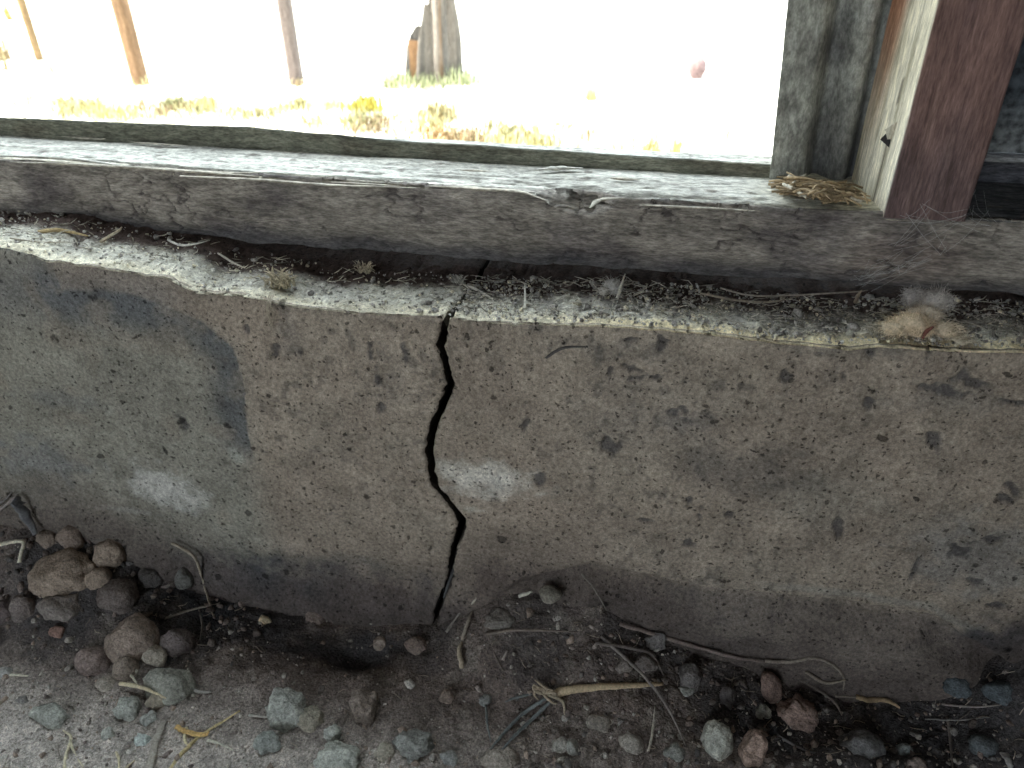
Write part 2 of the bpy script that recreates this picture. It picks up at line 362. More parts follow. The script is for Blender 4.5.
    for k, dep in enumerate((.0007, .012, .03, .07, .12)):
        Q = E_.copy(); f_ = front[:, ei]; t_ = top[:, ei]
        Q[:, 1] = np.where(f_, E_[:, 1]+dep, np.maximum(E_[:, 1], np.minimum(dep, .12)))
        Q[:, 2] = np.where(t_, E_[:, 2]-dep, np.minimum(E_[:, 2], np.max(E_[:, 2])-dep*.9))
        Q[:, 0] += side*.0006*k+(k > 0)*.001*fbm(Q[:, 2]*80, Q[:, 1]*80, oct=3, seed=77)
        ins.append(Q)
    if side > 0:
        Q = ins[-1].copy(); Q[:, 0] -= .03; ins.append(Q)
        P = np.concatenate([np.array(ins[::-1]).transpose(1, 0, 2), P], 1); col = np.concatenate([np.repeat(ce[:, None], len(ins), 1), col], 1)
    else:
        P = np.concatenate([P, np.array(ins).transpose(1, 0, 2)], 1); col = np.concatenate([col, np.repeat(ce[:, None], len(ins), 1)], 1)
    return P, col
wf = empty('wall_front', (0, .1, 0), kind='structure')
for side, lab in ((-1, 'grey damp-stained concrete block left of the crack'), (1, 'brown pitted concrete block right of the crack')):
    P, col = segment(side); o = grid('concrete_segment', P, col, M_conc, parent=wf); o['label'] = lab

# ------------------------------------------------------------------ soil floor
FB = -.0
def H(x, y):
    x = np.asarray(x, float); y = np.asarray(y, float)
    hb = np.interp(x, BASE[:, 0], BASE[:, 2]); n = fbm(x*9, y*9, oct=4, seed=61)
    t = sst(0, .13+.05*n, -y)
    z = hb*(1-t)+(.012+.012*fbm(x*6, y*6, oct=3, seed=62))*t
    z = z-.006*(1-t)
    P = on_z(355, 640, .03); z = z-.02*np.exp(-(((x-P[0])/.035)**2+((y-P[1])/.02)**2))
    P = on_z(800, 725, .0); z = z-.012*np.exp(-(((x-P[0])/.16)**2+((y-P[1])/.05)**2))
    P = on_z(560, 655, .03); z = z-.010*np.exp(-(((x-P[0])/.05)**2+((y-P[1])/.02)**2))
    rub = .5+.5*sst(-.1, .1, x+.1)
    z = z+rub*.010*fbm(x*34, y*34, oct=4, seed=63, gain=.62)+.003*fbm(x*120, y*120, oct=3, seed=64, gain=.6)
    return z
def hit(px, py):
    d = ray(px, py); d = d/np.linalg.norm(d); t0 = .5
    PP = CAM+d*np.arange(.55, 1.4, .003)[:, None]
    ok = PP[:, 2] < H(PP[:, 0], np.minimum(PP[:, 1], 0)); p = PP[int(np.argmax(ok))] if ok.any() else PP[-1]
    return p if p[1] < -.004 else CAM+d*((-.006-CAM[1])/d[1])
xs = np.concatenate([np.linspace(XL, -.98, 14)[:-1], np.arange(-.98, .80, .0029), np.linspace(.81, XR, 12)])
ys = np.concatenate([np.linspace(YB, -.45, 16)[:-1], np.arange(-.45, .03, .0029)])
X, Y = np.meshgrid(xs, ys); Z = H(X, np.minimum(Y, 0))
n = fbm(X*8, Y*8, oct=5, seed=71); n2 = fbm(X*45, Y*45, oct=4, seed=72)
col = np.zeros(X.shape+(3,)); col[:] = (.20, .165, .145)
col = mixc(col, (.15, .115, .10), sst(-.2, .4, n)*.6)
col = mixc(col, (.58, .53, .475), sst(.11, .28, -Y+.05*n-.05*X)*(1-sst(.05, .35, X))*.8)  # grey dust, painted paler still for the stronger light there
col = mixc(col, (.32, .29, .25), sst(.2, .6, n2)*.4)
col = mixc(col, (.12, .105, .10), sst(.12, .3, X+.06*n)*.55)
zfoot = np.interp(X, BASE[:, 0], BASE[:, 2])
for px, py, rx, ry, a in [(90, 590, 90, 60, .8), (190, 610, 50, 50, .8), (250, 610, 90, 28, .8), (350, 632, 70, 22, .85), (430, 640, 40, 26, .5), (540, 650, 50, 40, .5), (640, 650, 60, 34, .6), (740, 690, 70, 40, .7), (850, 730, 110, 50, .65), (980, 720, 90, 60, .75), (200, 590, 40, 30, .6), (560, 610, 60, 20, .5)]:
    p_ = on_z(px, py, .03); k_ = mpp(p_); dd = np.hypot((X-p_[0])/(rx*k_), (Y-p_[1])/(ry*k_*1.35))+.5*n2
    col = mixc(col, (.05, .05, .054), (1-sst(.4, 1.25, dd))*a)  # dark soil, with the shade of hollows and rock gaps painted in
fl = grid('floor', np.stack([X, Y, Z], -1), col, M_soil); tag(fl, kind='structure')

# ------------------------------------------------------------------ timber sill beam
ZS = .521
def yf(x): return .0735-.033*x
SB = np.array([on_y(px, py, yf((px-512)*.0011)) for px, py in [(-60, 222), (0, 226), (200, 240), (330, 250), (440, 259), (600, 270), (700, 277), (850, 287), (1024, 299)]])
SBz = lambda x: np.interp(x, SB[:, 0], SB[:, 2])
EDGE = np.array([on_z(px, py, ZS) for px, py in [(0, 161), (100, 164), (170, 169), (250, 176), (340, 180), (440, 187), (500, 191), (545, 199), (572, 207), (600, 200), (640, 202), (730, 208), (880, 214)]])
edy = lambda x: np.interp(x, EDGE[:, 0], EDGE[:, 1]-yf(EDGE[:, 0]))
NP = on_z(580, 200, ZS)
pfl_x = on_z(885, 213, .521)[0]
def build_sill():
    xs = np.concatenate([np.linspace(XL, -.92, 14)[:-1], np.arange(-.92, .56, .002), np.linspace(.57, XR, 12)])
    nf, nt_ = 62, 64
    prof = []   # kind, t
    prof += [('b', t) for t in (1, .6, .3, .12, .05)]+[('f', t) for t in np.linspace(0, 1, nf)]+[('t', t) for t in np.linspace(.006, 1, nt_)]
    X = np.tile(xs, (len(prof), 1)); Y = np.zeros_like(X); Z = np.zeros_like(X); K = np.zeros_like(X); T = np.zeros_like(X)
    y0 = yf(xs)+np.clip(edy(xs), -.012, .012)*.5; zb = SBz(xs); W = .15
    for i, (k, t) in enumerate(prof):
        T[i] = t
        if k == 'b': Y[i] = y0+.006+t*W; Z[i] = zb; K[i] = 0
        elif k == 'f': Y[i] = y0; Z[i] = zb+(ZS-zb)*t; K[i] = 1
        else: Y[i] = y0+t*W; Z[i] = ZS; K[i] = 2
    f_, t_ = K == 1, K == 2
    lg = fbm(X*7, Z*70, oct=5, seed=101); crk = np.abs(fbm(X*6+.5*lg, Z*55, 2, oct=3, seed=102))
    gate = sst(-.2, .25, fbm(X*5, Z*20, oct=3, seed=103))
    g = (1-sst(0, .035, crk))*gate
    short = (1-sst(0, .05, np.abs(fbm(X*30, Z*60, 4, oct=3, seed=107))))*sst(.1, .4, fbm(X*12, Z*20, oct=2, seed=108))
    n = fbm(X*30, Z*60, oct=5, seed=104); scb = (1-sst(0, .05, np.abs(fbm(X*26, Z*40, 7, oct=4, seed=126))))*sst(-.1, .35, fbm(X*10, Z*14, 9, oct=3, seed=127))
    rot = sst(.34, .0, T+.12*fbm(X*12, 3, oct=4, seed=128))*f_                                     # rotted lower arris
    Y += f_*(.0045*g+.003*short+.0025*scb+.0018*n+.0025*fbm(X*9, Z*15, oct=3, seed=105)+.010*rot*(.6+.6*fbm(X*25, Z*20, oct=4, seed=106)))
    Z += f_*(T < .01)*.003*fbm(X*30, 2, oct=3, seed=109)
    ed = np.exp(-(1-T)*30)*f_
    Y += ed*(.003+.002*fbm(X*50, 1, oct=3, seed=110))
    # the splintered front of the top: strips of grain standing at different heights
    gr = fbm(X*3, Y*260, oct=3, seed=111); 
    tcr = (1-sst(0, .07, np.abs(fbm(X*4, Y*90, 3, oct=2, seed=112))))*sst(.08, .0, Y-y0[None, :])
    Z += t_*(.0012*gr-.004*tcr-.0035*np.exp(-T*W/.004)+.002*fbm(X*8, Y*20, oct=3, seed=113))
    lf = sst(-.10, -.35, X)
    split = lf*(np.abs((Y-y0[None, :])-.012-.006*fbm(X*5, 1, oct=3, seed=114)) < .002)
    Z -= t_*split*.006
    lift = sst(.010, .002, Y-y0[None, :])*t_*sst(.0, .3, fbm(X*6, 9, oct=3, seed=115))
    Z -= lift*.004
    # broken notch in the arris
    nd = np.hypot((X-NP[0])/.040, (Z-ZS)/.020*f_+(Y-y0[None, :])/.026*t_)
    nm = (1-sst(.3, 1.05, nd+.25*fbm(X*60, Z*60+Y*60, oct=3, seed=116)))
    Z -= nm*t_*.014; Y += nm*f_*.012
    nd2 = np.hypot((X-NP[0]+.05)/.06, (Z-ZS)/.010); nm2 = (1-sst(.3, 1, nd2))*f_; Y += nm2*.004
    col = np.zeros(X.shape+(3,)); col[:] = (.25, .225, .195)
    col = mixc(col, (.38, .345, .30), sst(.0, .5, fbm(X*10, Z*22, oct=5, seed=120))*.8)
    col = mixc(col, (.12, .105, .105), sst(.05, .5, fbm(X*14, Z*26, 6, oct=5, seed=121))*.75)
    col = mixc(col, (.18, .14, .125), sst(.15, .5, fbm(X*5, Z*9, 8, oct=4, seed=122))*sst(0, .3, X)*.7)
    col = mixc(col, (.06, .05, .05), np.clip(g+short*.8+.95*scb, 0, 1)*.9)
    col = mixc(col, (.075, .072, .078), rot*.85)
    col = mixc(col, (.42, .42, .43), sst(.33, .37, X)*sst(.1, .4, fbm(X*20, Z*30, oct=3, seed=124)+.3)*.7)
    tc = np.zeros_like(col); tc[:] = (.52, .505, .445)
    tc = mixc(tc, (.30, .285, .245), sst(-.05, .4, fbm(X*6, Y*80, oct=5, seed=123))*.6)
    tc = mixc(tc, (.60, .55, .38), sst(.06, .2, X)*.7); tc = mixc(tc, (.09, .09, .09), sst(pfl_x+.02, pfl_x+.04, X))  # beam top right of the post blackened to stand for shade
    tc = mixc(tc, (.10, .085, .07), np.clip(tcr*.6+split, 0, 1))
    tc = mixc(tc, (.46, .40, .28), lf*sst(.014, .004, Y-y0[None, :])*.7)
    tc = mixc(tc, (.3, .26, .22), nm*.5)
    sp = sst(.45, .6, fbm(X*60, Y*110, oct=3, seed=125)); tc = mixc(tc, (.16, .14, .12), sp*.8)
    col = np.where((K == 2)[..., None], tc, col); col = np.where((K == 0)[..., None], np.array((.10, .085, .08)), col)
    return np.stack([X, Y, Z], -1), col
P, col = build_sill()
root = empty('sill_beam', (0, .1, .46), 'thick grey weathered timber sill beam, split and notched, lying along the concrete ledge', 'beam')
grid('beam_body', P, col, M_wood, parent=root)
def spl(pts, w_, th, c, z=ZS, name='splinter', lift=.0035):
    Q = smooth_path([on_z(a, b, z+lift) for a, b in pts], 6)
    V, F_ = tube_geo(Q, [w_*.3, w_, w_*.8, w_*.2], 6, flat=th, jit=.15)
    return Buf().add(V, F_, c).obj(name, M_wood, root)
for pts, w_ in [([(0, 156), (60, 158), (135, 167)], .004), ([(10, 162), (90, 165), (200, 172), (262, 177)], .003), ([(150, 168), (230, 173), (262, 172)], .002),
                ([(180, 176), (260, 180), (330, 185), (420, 188)], .0028), ([(430, 186), (480, 189), (520, 192), (548, 201)], .003), ([(330, 182), (400, 186)], .002),
                ([(60, 136), (95, 139), (110, 138)], .0022), ([(130, 142), (190, 146)], .0015), ([(535, 170), (560, 168), (583, 168)], .004), ([(610, 178), (640, 180)], .003),
                ([(590, 208), (600, 200), (625, 198)], .003), ([(640, 205), (700, 208), (760, 211)], .0022), ([(460, 170), (490, 171)], .002)]:
    spl(pts, w_, .45, (.42, .38, .31) if w_ < .0035 else (.5, .48, .42))

# ------------------------------------------------------------------ strip at the outer edge, post, panels
def boxprism(name, C4, z0, z1, col, m_, parent=None, nz=8, na=10, amp=.001, seed=0, colf=None):
    """upright or lying timber with rounded, slightly worn faces; C4 = four plan corners"""
    C4 = np.asarray(C4, float)[:, :2]; ring = []; fid = []
    for k in range(4):
        a, b = C4[k], C4[(k+1) % 4]
        for t in np.linspace(.0, 1, na, endpoint=False): ring.append(a*(1-t)+b*t); fid.append(k)
    ring.append(ring[0]); fid.append(3)
    R_ = np.array(ring); zz = np.linspace(0, 1, nz)
    X = np.tile(R_[:, 0], (nz, 1)); Y = np.tile(R_[:, 1], (nz, 1)); z0 = np.broadcast_to(z0, R_.shape[:1]); z1 = np.broadcast_to(z1, R_.shape[:1])
    Z = z0[None]+(z1-z0)[None]*zz[:, None]; cx, cy = R_[:-1].mean(0)
    k = 1+amp/.03*fbm(X*60, Y*60, Z*12, oct=4, seed=seed)
    X = cx+(X-cx)*k; Y = cy+(Y-cy)*k
    col_ = colf(X, Y, Z, np.tile(np.array(fid), (nz, 1))) if colf else np.broadcast_to(np.array(col), X.shape+(3,))
    P = np.stack([X, Y, Z], -1)
    return grid(name, P, np.array(col_), m_, parent)
# strip: four-sided bar along x, its foot on the back of the sill
tp = np.array([on_z(px, py, ZS) for px, py in [(-40, 133), (0, 136), (400, 158), (770, 178)]])
tt = np.array([on_y(px, py, np.interp(px, [0, 770], [tp[1, 1], tp[3, 1]])) for px, py in [(-40, 116), (0, 118.5), (250, 128), (400, 141), (600, 154), (770, 166)]])
xs = np.linspace(XL, tp[3, 0]+.001, 260); xs = np.where(xs > -1, xs, xs)
yy = np.interp(xs, tp[:, 0], tp[:, 1]); zt = np.interp(xs, tt[:, 0], tt[:, 2])+.0008*fbm(xs*30, 1, oct=3, seed=130)
rows = [np.stack([xs, yy+a+.0006*fbm(xs*20, i, oct=2, seed=131), z], -1) for i, (a, z) in enumerate([(0, np.full_like(xs, ZS-.004)), (0, ZS+(zt-ZS)*.5), (.0004, zt-.001), (.0015, zt), (.005, zt), (.006, zt-.001), (.006, np.full_like(xs, ZS-.004))])]
P = np.array(rows); cc = np.zeros(P.shape); cc[:] = (.17, .17, .13); cc[3:] = (.06, .06, .045); cc = mixc(cc, (.13, .12, .09), sst(0, .5, fbm(P[..., 0]*20, P[..., 2]*90, oct=4, seed=132)))  # top edge painted darker to offset the skylight on it
tag(grid('trim_1', P, cc, M_wood), kind='structure')

# post
pfl, pfr, pbl = on_z(885, 213, ZS), on_z(966, 217, ZS), on_z(851, 181, ZS)
pbr = pfr+pbl-pfl
def post_col(X, Y, Z, K):
    c = np.zeros(X.shape+(3,)); c[:] = (.235, .145, .125)
    c = mixc(c, (.13, .085, .085), sst(-.1, .5, fbm(X*90, Y*20, Z*7, oct=5, seed=141))*.75); c = mixc(c, (.40, .27, .22), sst(.25, .5, fbm(X*160, Y*20, Z*9, oct=4, seed=146))*.35)
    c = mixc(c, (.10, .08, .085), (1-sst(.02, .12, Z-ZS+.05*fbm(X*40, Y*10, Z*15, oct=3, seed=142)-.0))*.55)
    l = np.zeros_like(c); l[:] = (.62, .57, .44)
    l = mixc(l, (.36, .32, .22), sst(-.05, .4, fbm(X*90, Y*140, Z*22, oct=5, seed=143))*.75)
    u = (Y-pfl[1])/(pbl[1]-pfl[1])                  # 0 at the front arris
    l = mixc(l, (.40, .20, .12), sst(.55, .8, u+.06*fbm(Z*8, 1, oct=3, seed=144))*(sst(.02, .16, Z-ZS)))
    l = mixc(l, (.10, .08, .06), (np.abs(u-.34-.05*fbm(Z*10, 3, oct=3, seed=145)) < .018)*(Z < ZS+.10)*.8)
    l = mixc(l, (.70, .66, .53), (1-sst(0, .14, u))*.8)
    return np.where((K == 0)[..., None], l, c)
post = empty('wooden_post', tuple((pfl+pbr)/2), 'square reddish-brown timber post with a bleached cream left side, standing on the sill', 'post')
C4 = [pbl, pfl, pfr, pbr]
boxprism('post_body', C4, ZS-.004, 1.75, None, M_post, post, nz=300, na=24, amp=.0005, seed=140, colf=post_col)
# gash in the left side: near-black wedge painted for its shade, with a lifted chip beside it
hp = pfl+(pbl-pfl)*.40; 
nrm = np.cross(pbl-pfl, [0, 0, 1.0]); nrm /= np.linalg.norm(nrm)
if nrm[0] > 0: nrm = -nrm
dv = (pbl-pfl)/np.linalg.norm(pbl-pfl)
base_ = hp+np.array([0, 0, .052])
def wedge(name, pts, depth, c):
    n_ = len(pts); V = [base_+dv*a+np.array([0, 0, b])+nrm*.0004 for a, b in pts]+[base_+dv*a*.8+np.array([0, 0, b*.8])+nrm*depth for a, b in pts]
    F_ = [tuple(range(n_)), tuple(range(2*n_-1, n_-1, -1))]+[(i, (i+1) % n_, n_+(i+1) % n_, n_+i) for i in range(n_)]
    return Buf().add(V, F_, c).obj(name, M_post, post, smooth=False)
wedge('gash_shade', [(-.012, -.004), (.009, -.003), (.002, .003), (-.005, .008), (-.011, .009)], .0007, (.02, .016, .015))
wedge('raised_chip', [(-.013, .003), (-.003, .010), (.004, .006), (-.004, .011), (-.016, .018)], .003, (.5, .45, .35))

# corrugated iron beyond the opening's right edge
cl = on_z(769, 178, ZS); cr = on_z(860, 186, ZS)
cr = np.array([pbl[0]+.03, cl[1]+.004, ZS]); 
u = np.linspace(0, 1, 90); zz = ZS-.003+(1.75-ZS)*np.linspace(0, 1, 220)**1.7
xw = cl[0]+(cr[0]-cl[0])*u; wid = cr[0]-cl[0]
prof = np.interp(u, [0, .02, .30, .40, .55, .66, .74, .80, .90, 1], [.000, .001, .004, .026, .004, .005, .024, .006, .003, .018])
prof = np.convolve(np.pad(prof, 4, 'edge'), np.ones(9)/9, 'valid')
X = np.tile(xw, (220, 1)); Y = cl[1]-.003+np.tile(prof, (220, 1)); Z = np.tile(zz[:, None], (1, 90))
X = X+.0012*fbm(Z*18, 2, oct=4, seed=151)*(u < .03)-.065*(Z-ZS)*(1-u)*(Z < 1.0)-.065*(1-ZS)*(1-u)*(Z >= 1.0)
n = fbm(X*40, Z*30, oct=5, seed=150)
cc = np.zeros(X.shape+(3,)); cc[:] = (.34, .345, .305); cc = mixc(cc, (.13, .125, .115), sst(-.1, .5, n)*.8)
cc = mixc(cc, (.46, .47, .44), sst(.15, .5, fbm(X*60, Z*45, 4, oct=4, seed=152))*.6)
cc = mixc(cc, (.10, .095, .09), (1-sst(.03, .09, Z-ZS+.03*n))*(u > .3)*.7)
gv = np.interp(u, [0, .3, .40, .52, .66, .74, .82, .9, 1], [0, .1, .85, .3, .15, .8, .1, .0, .7])
cc = mixc(cc, (.085, .085, .085), np.clip(gv[None]*(.95+.6*n), 0, 1)*.9)  # groove shade painted into the sheet's colour
cc = mixc(cc, (.42, .44, .40), np.interp(u, [.8, .87, .93], [0, 1, 0])[None]*.5)
ci = empty('corrugated_sheet', (float(cl[0]+wid/2), float(cl[1]), .52), 'grey weathered corrugated iron sheet behind the post', 'sheet metal')
grid('sheet', np.stack([X, Y, Z], -1), cc, M_metal, ci)
# dark board right of the post with a batten at its foot
yp = float(pbr[1])+.01; dp = empty('sheathing_board', (.6, yp, ZS), 'dark stained wall board right of the wooden post', 'board')
xs = np.linspace(float(pbl[0])+.02, XR, 160); zs_ = np.linspace(ZS+.028, 1.75, 120); X, Z = np.meshgrid(xs, zs_)
cc = np.zeros(X.shape+(3,)); cc[:] = (.06, .07, .08)
bp_ = on_y(1003, 140, yp); cc = mixc(cc, (.20, .21, .21), (1-sst(.3, 1.1, np.hypot((X-bp_[0])/.05, (Z-bp_[2])/.035)+.5*fbm(X*30, Z*30, oct=4, seed=160)))*.8)
cc = mixc(cc, (.17, .18, .19), sst(.1, .5, fbm(X*12, Z*12, oct=4, seed=161))*.6)
Y = yp+.002*fbm(X*10, Z*10, oct=3, seed=162); 
grid('board_face', np.stack([X, Y, Z], -1), cc, M_dark, dp)
xs = np.linspace(float(pbr[0])+.002, XR, 80); rows = []
for a, z in ((.004, ZS+.0), (.004, ZS+.020), (.0, ZS+.021), (-.009, ZS+.022), (-.010, ZS+.026), (.004, ZS+.028), (.01, ZS+.03)):
    rows.append(np.stack([xs, yp+a+.001*fbm(xs*20, z*50, oct=3, seed=163), np.full_like(xs, z)+.0006*fbm(xs*30, 1, oct=2, seed=164)], -1))
P = np.array(rows); cc = np.zeros(P.shape); cc[:] = (.08, .08, .09); cc[3:5] = (.28, .28, .28)
grid('batten', P, cc, M_wood, dp)

# ------------------------------------------------------------------ outside
GZ = .10
xs = np.concatenate([-np.geomspace(4, 60, 12)[::-1], np.linspace(-3.8, 3.8, 130), np.geomspace(4, 60, 12)])
ys = np.concatenate([np.linspace(.25, 7, 130), np.geomspace(7.5, 80, 14)])
X, Y = np.meshgrid(xs, ys)
def G(x, y): return GZ+.02*fbm(np.asarray(x)*1.2, np.asarray(y)*1.2, oct=4, seed=171)+.006*fbm(np.asarray(x)*9, np.asarray(y)*9, oct=3, seed=172)
Z = G(X, Y); n = fbm(X*1.5, Y*1.5, oct=5, seed=173)
cc = np.zeros(X.shape+(3,)); cc[:] = (.56, .55, .50); cc = mixc(cc, (.50, .46, .26), sst(2.5, 1.3, Y)*sst(-.3, .4, n)*.8)
tag(grid('outside_ground', np.stack([X, Y, Z], -1), cc, M_ground), kind='structure')
tag(Buf().box((-60, -60, -.35), (60, YB-.1, .0), (.5, .48, .42)).obj('outside_yard', M_ground, smooth=False), kind='structure')

def out(px, py):
    p = on_z(px, py, GZ)
    for _ in range(4): p = on_z(px, py, float(G(p[0], p[1])))
    return p
def fence_post(px, py, wpx, c, label, h, lean=0.0):
    P = out(px, py); k = mpp(P); r = wpx*k/2
    o = empty('fence_post', P, label, 'post', None)
    zz = np.linspace(-.05, h, 30); an = np.linspace(0, 2*math.pi, 17)
    sq = 1/np.maximum(np.abs(np.cos(an)), np.abs(np.sin(an)))**.7
    X = P[0]+lean*zz[:, None]+r*sq*np.cos(an)[None]*(1+.06*fbm(zz[:, None]*6, an[None]*2, px, oct=3, seed=175)); Y = P[1]+r*sq*np.sin(an)[None]+0*zz[:, None]; Z = P[2]+zz[:, None]+0*an[None]
    cc = np.zeros(X.shape+(3,)); cc[:] = c; grid('shaft', np.stack([X, Y, Z], -1), cc, M_post, o)
    Buf().add([(P[0]+lean*h+r*1.2*math.cos(a), P[1]+r*1.2*math.sin(a), P[2]+h+(.02 if i % 2 else 0)) for i, a in enumerate(np.arange(8)*math.pi/4)], [tuple(range(8))], c).obj('post_top', M_post, o)
fence_post(141, 84, 13, (.17, .105, .06), 'orange-brown wooden fence post outside, the middle one of three', 1.5)
fence_post(297, 84, 12, (.135, .11, .10), 'grey-brown wooden fence post outside, nearest the broken trunk', 1.5)
fence_post(40, 60, 6, (.17, .115, .06), 'thin brown fence post outside, the leftmost and farthest one', 1.5)

# broken trunk
TP = out(434, 80); k = mpp(TP)
o = empty('broken_trunk', TP, 'grey splintered broken tree trunk standing in the field beyond the opening', 'tree trunk')
na, nz = 72, 70; an = np.linspace(0, 2*math.pi, na); vv = np.linspace(0, 1, nz)[:, None]
lft = np.interp(np.linspace(0, 1, 9), [0, 1], [0, 1])
top = .34+.20*np.cos(an)+.05*fbm(np.cos(an)*3, np.sin(an)*3, oct=3, seed=181)+.10*(np.cos(an) > .2)+.25*(np.cos(an) > .75)-.12*(np.abs(np.cos(an)+.45) < .2)+.05*fbm(an*5, 2, oct=3, seed=186)
z = -.03+(top[None]+.03)*vv
rad = 22*k*(1+.16*np.cos(an*7+1)+.10*np.cos(an*11+2)+.10*fbm(np.cos(an)*2, np.sin(an)*2, 1, oct=2, seed=182))[None]*(1.12-.30*sst(0, .35, z))
rad = rad*(1+.16*fbm(np.cos(an)[None]*4, np.sin(an)[None]*4, z*5, oct=3, seed=183))
X = TP[0]+rad*np.cos(an)[None]+.06*z; Y = TP[1]+rad*np.sin(an)[None]*.8; Z = TP[2]+z
cc = np.zeros(X.shape+(3,)); cc[:] = (.18, .16, .14); g = fbm(an[None]*6, z*2, oct=4, seed=184); cc = mixc(cc, (.09, .083, .075), sst(-.1, .4, g)); cc = mixc(cc, (.17, .10, .05), (np.abs(np.cos(an)-.35) < .2)[None]*sst(0, .4, g+.2)*.8)
# broken inner surface closes the top
cx, cy = X[-1].mean(), Y[-1].mean()
inner = [np.stack([cx+(X[-1]-cx)*s_, cy+(Y[-1]-cy)*s_, Z[-1]-dz], -1) for s_, dz in ((.8, .01), (.5, .06), (.1, .12))]
P = np.concatenate([np.stack([X, Y, Z], -1), np.array(inner)]); cc = np.concatenate([cc, np.broadcast_to((.12, .09, .06), (3, na, 3))])
grid('trunk', P, cc, M_post, o)
bpz = out(417, 82)
b = Buf(); kk = mpp(bpz)
V = [bpz+_R0*a*kk+np.array([0, q, c_]) for q in (0, .02) for a, c_ in ((-6, -.02), (8, -.02), (8, .17), (5, .155), (-6, .16))]
b.add(V, [(0, 1, 2, 3, 4), (9, 8, 7, 6, 5)]+[(i, (i+1) % 5, 5+(i+1) % 5, 5+i) for i in range(5)], (.34, .2, .11))
pl = b.obj('board_offcut', M_post, None, smooth=False); tag(pl, 'short orange-brown board standing against the left of the broken trunk', 'board')
sp = out(696, 78); ks = mpp(sp)
def rock_geo(center, rx, ry, rz, seed, faces=6, sub=3, rough=.10, rot=0, up=(0, 0, 1)):
    V, F_ = ICO[sub]; r_ = np.random.default_rng(seed)
    d = np.ones(len(V))
    for _ in range(faces):
        n_ = r_.normal(size=3); n_ /= np.linalg.norm(n_); c_ = r_.uniform(.72, .92)
        dd = V@n_; d = np.minimum(d, np.where(dd > 1e-3, c_/np.maximum(dd, 1e-3), 9))
    d = d*(1+rough*1.6*fbm(V[:, 0]*1.6+seed, V[:, 1]*1.6, V[:, 2]*1.6, oct=2, seed=seed % 97)+rough*fbm(V[:, 0]*5, V[:, 1]*5+seed, V[:, 2]*5, oct=3, seed=seed % 89))
    Q = V*d[:, None]*np.array([rx, ry, rz])
    a = math.radians(rot)                      # turn about the viewing-ish axis (y) then stand where it lies
    R_ = np.array([[math.cos(a), 0, math.sin(a)], [0, 1, 0], [-math.sin(a), 0, math.cos(a)]])
    return Q@R_.T+np.asarray(center), F_
import bmesh
ICO = {}
for s_ in (1, 2, 3, 4):
    bm = bmesh.new(); bmesh.ops.create_icosphere(bm, subdivisions=s_, radius=1)
    ICO[s_] = (np.array([v.co[:] for v in bm.verts]), [tuple(v.index for v in f.verts) for f in bm.faces]); bm.free()
V, F_ = rock_geo(sp+np.array([0, 0, .03]), 9*ks, 8*ks, 13*ks, 5, 8, 3)
tag(Buf().add(V, F_, (.17, .12, .12)).obj('stone', M_rock), 'small reddish-grey stone alone on the white ground outside', 'stone')
# dry grass (nobody could count it)
b = Buf()
def blades(px, py, n_, spread, h, c, cv=.15):
    P = out(px, py); k = mpp(P)
    for _ in range(n_):
        x = P[0]+rng.normal()*spread*k; y = P[1]+rng.normal()*spread*k*1.2
        if y < .32: continue
        z = float(G(x, y)); a = rng.uniform(0, 6.28); l = h*rng.uniform(.4, 1.2); w_ = rng.uniform(.0015, .0035)
        dx, dy = math.cos(a)*l*rng.uniform(.1, .7), math.sin(a)*l*rng.uniform(.1, .7); px_, py_ = -math.sin(a)*w_, math.cos(a)*w_
        cc = np.array(c)*rng.uniform(1-cv, 1+cv)
        b.add([(x-px_, y-py_, z-.005), (x+px_, y+py_, z-.005), (x+dx*.5+px_*.7, y+dy*.5+py_*.7, z+l*.7), (x+dx*.5-px_*.7, y+dy*.5-py_*.7, z+l*.7), (x+dx, y+dy, z+l)],
              [(0, 1, 2, 3), (3, 2, 4)], cc)
YG, GR, BR, ST = (.38, .355, .20), (.26, .27, .15), (.24, .185, .115), (.5, .46, .28)
for t in [(80, 112, 260, 11, .04, YG), (112, 116, 180, 9, .04, (.5, .5, .2)), (130, 119, 120, 7, .03, YG), (175, 107, 170, 6, .04, GR), (206, 108, 220, 7, .045, (.42, .38, .18)),
          (185, 118, 100, 16, .03, ST), (300, 108, 160, 6, .04, YG), (333, 108, 160, 7, .04, YG), (366, 110, 260, 8, .05, (.38, .33, .07)), (372, 128, 220, 12, .03, BR),
          (440, 118, 320, 10, .055, (.36, .32, .18)), (425, 125, 160, 12, .03, YG), (465, 142, 360, 18, .035, BR), (440, 139, 160, 12, .03, (.3, .18, .08)), (510, 142, 260, 14, .04, YG),
          (543, 147, 150, 9, .04, YG), (590, 100, 90, 3, .05, YG), (650, 155, 60, 5, .06, YG), (675, 160, 60, 4, .07, (.5, .5, .2)), (620, 158, 80, 9, .04, YG),
          (395, 85, 160, 8, .05, (.26, .29, .16)), (430, 86, 260, 14, .05, (.24, .26, .15)), (462, 84, 140, 7, .07, (.28, .31, .18)), (143, 86, 30, 4, .04, (.3, .26, .14)), (298, 86, 24, 4, .035, (.25, .2, .12)),
          (391, 88, 60, 5, .04, GR), (2, 60, 60, 4, .12, (.26, .19, .10)), (4, 70, 40, 4, .1, (.26, .22, .12)), (45, 72, 60, 8, .05, YG), (10, 20, 40, 4, .2, (.3, .22, .05))]:
    blades(*t)
for _ in range(46):
    px = rng.uniform(20, 620); blades(px, 104+px*.055+rng.normal()*5, 40, rng.uniform(5, 12), .03, [YG, BR, GR, (.34, .30, .17)][rng.integers(4)])
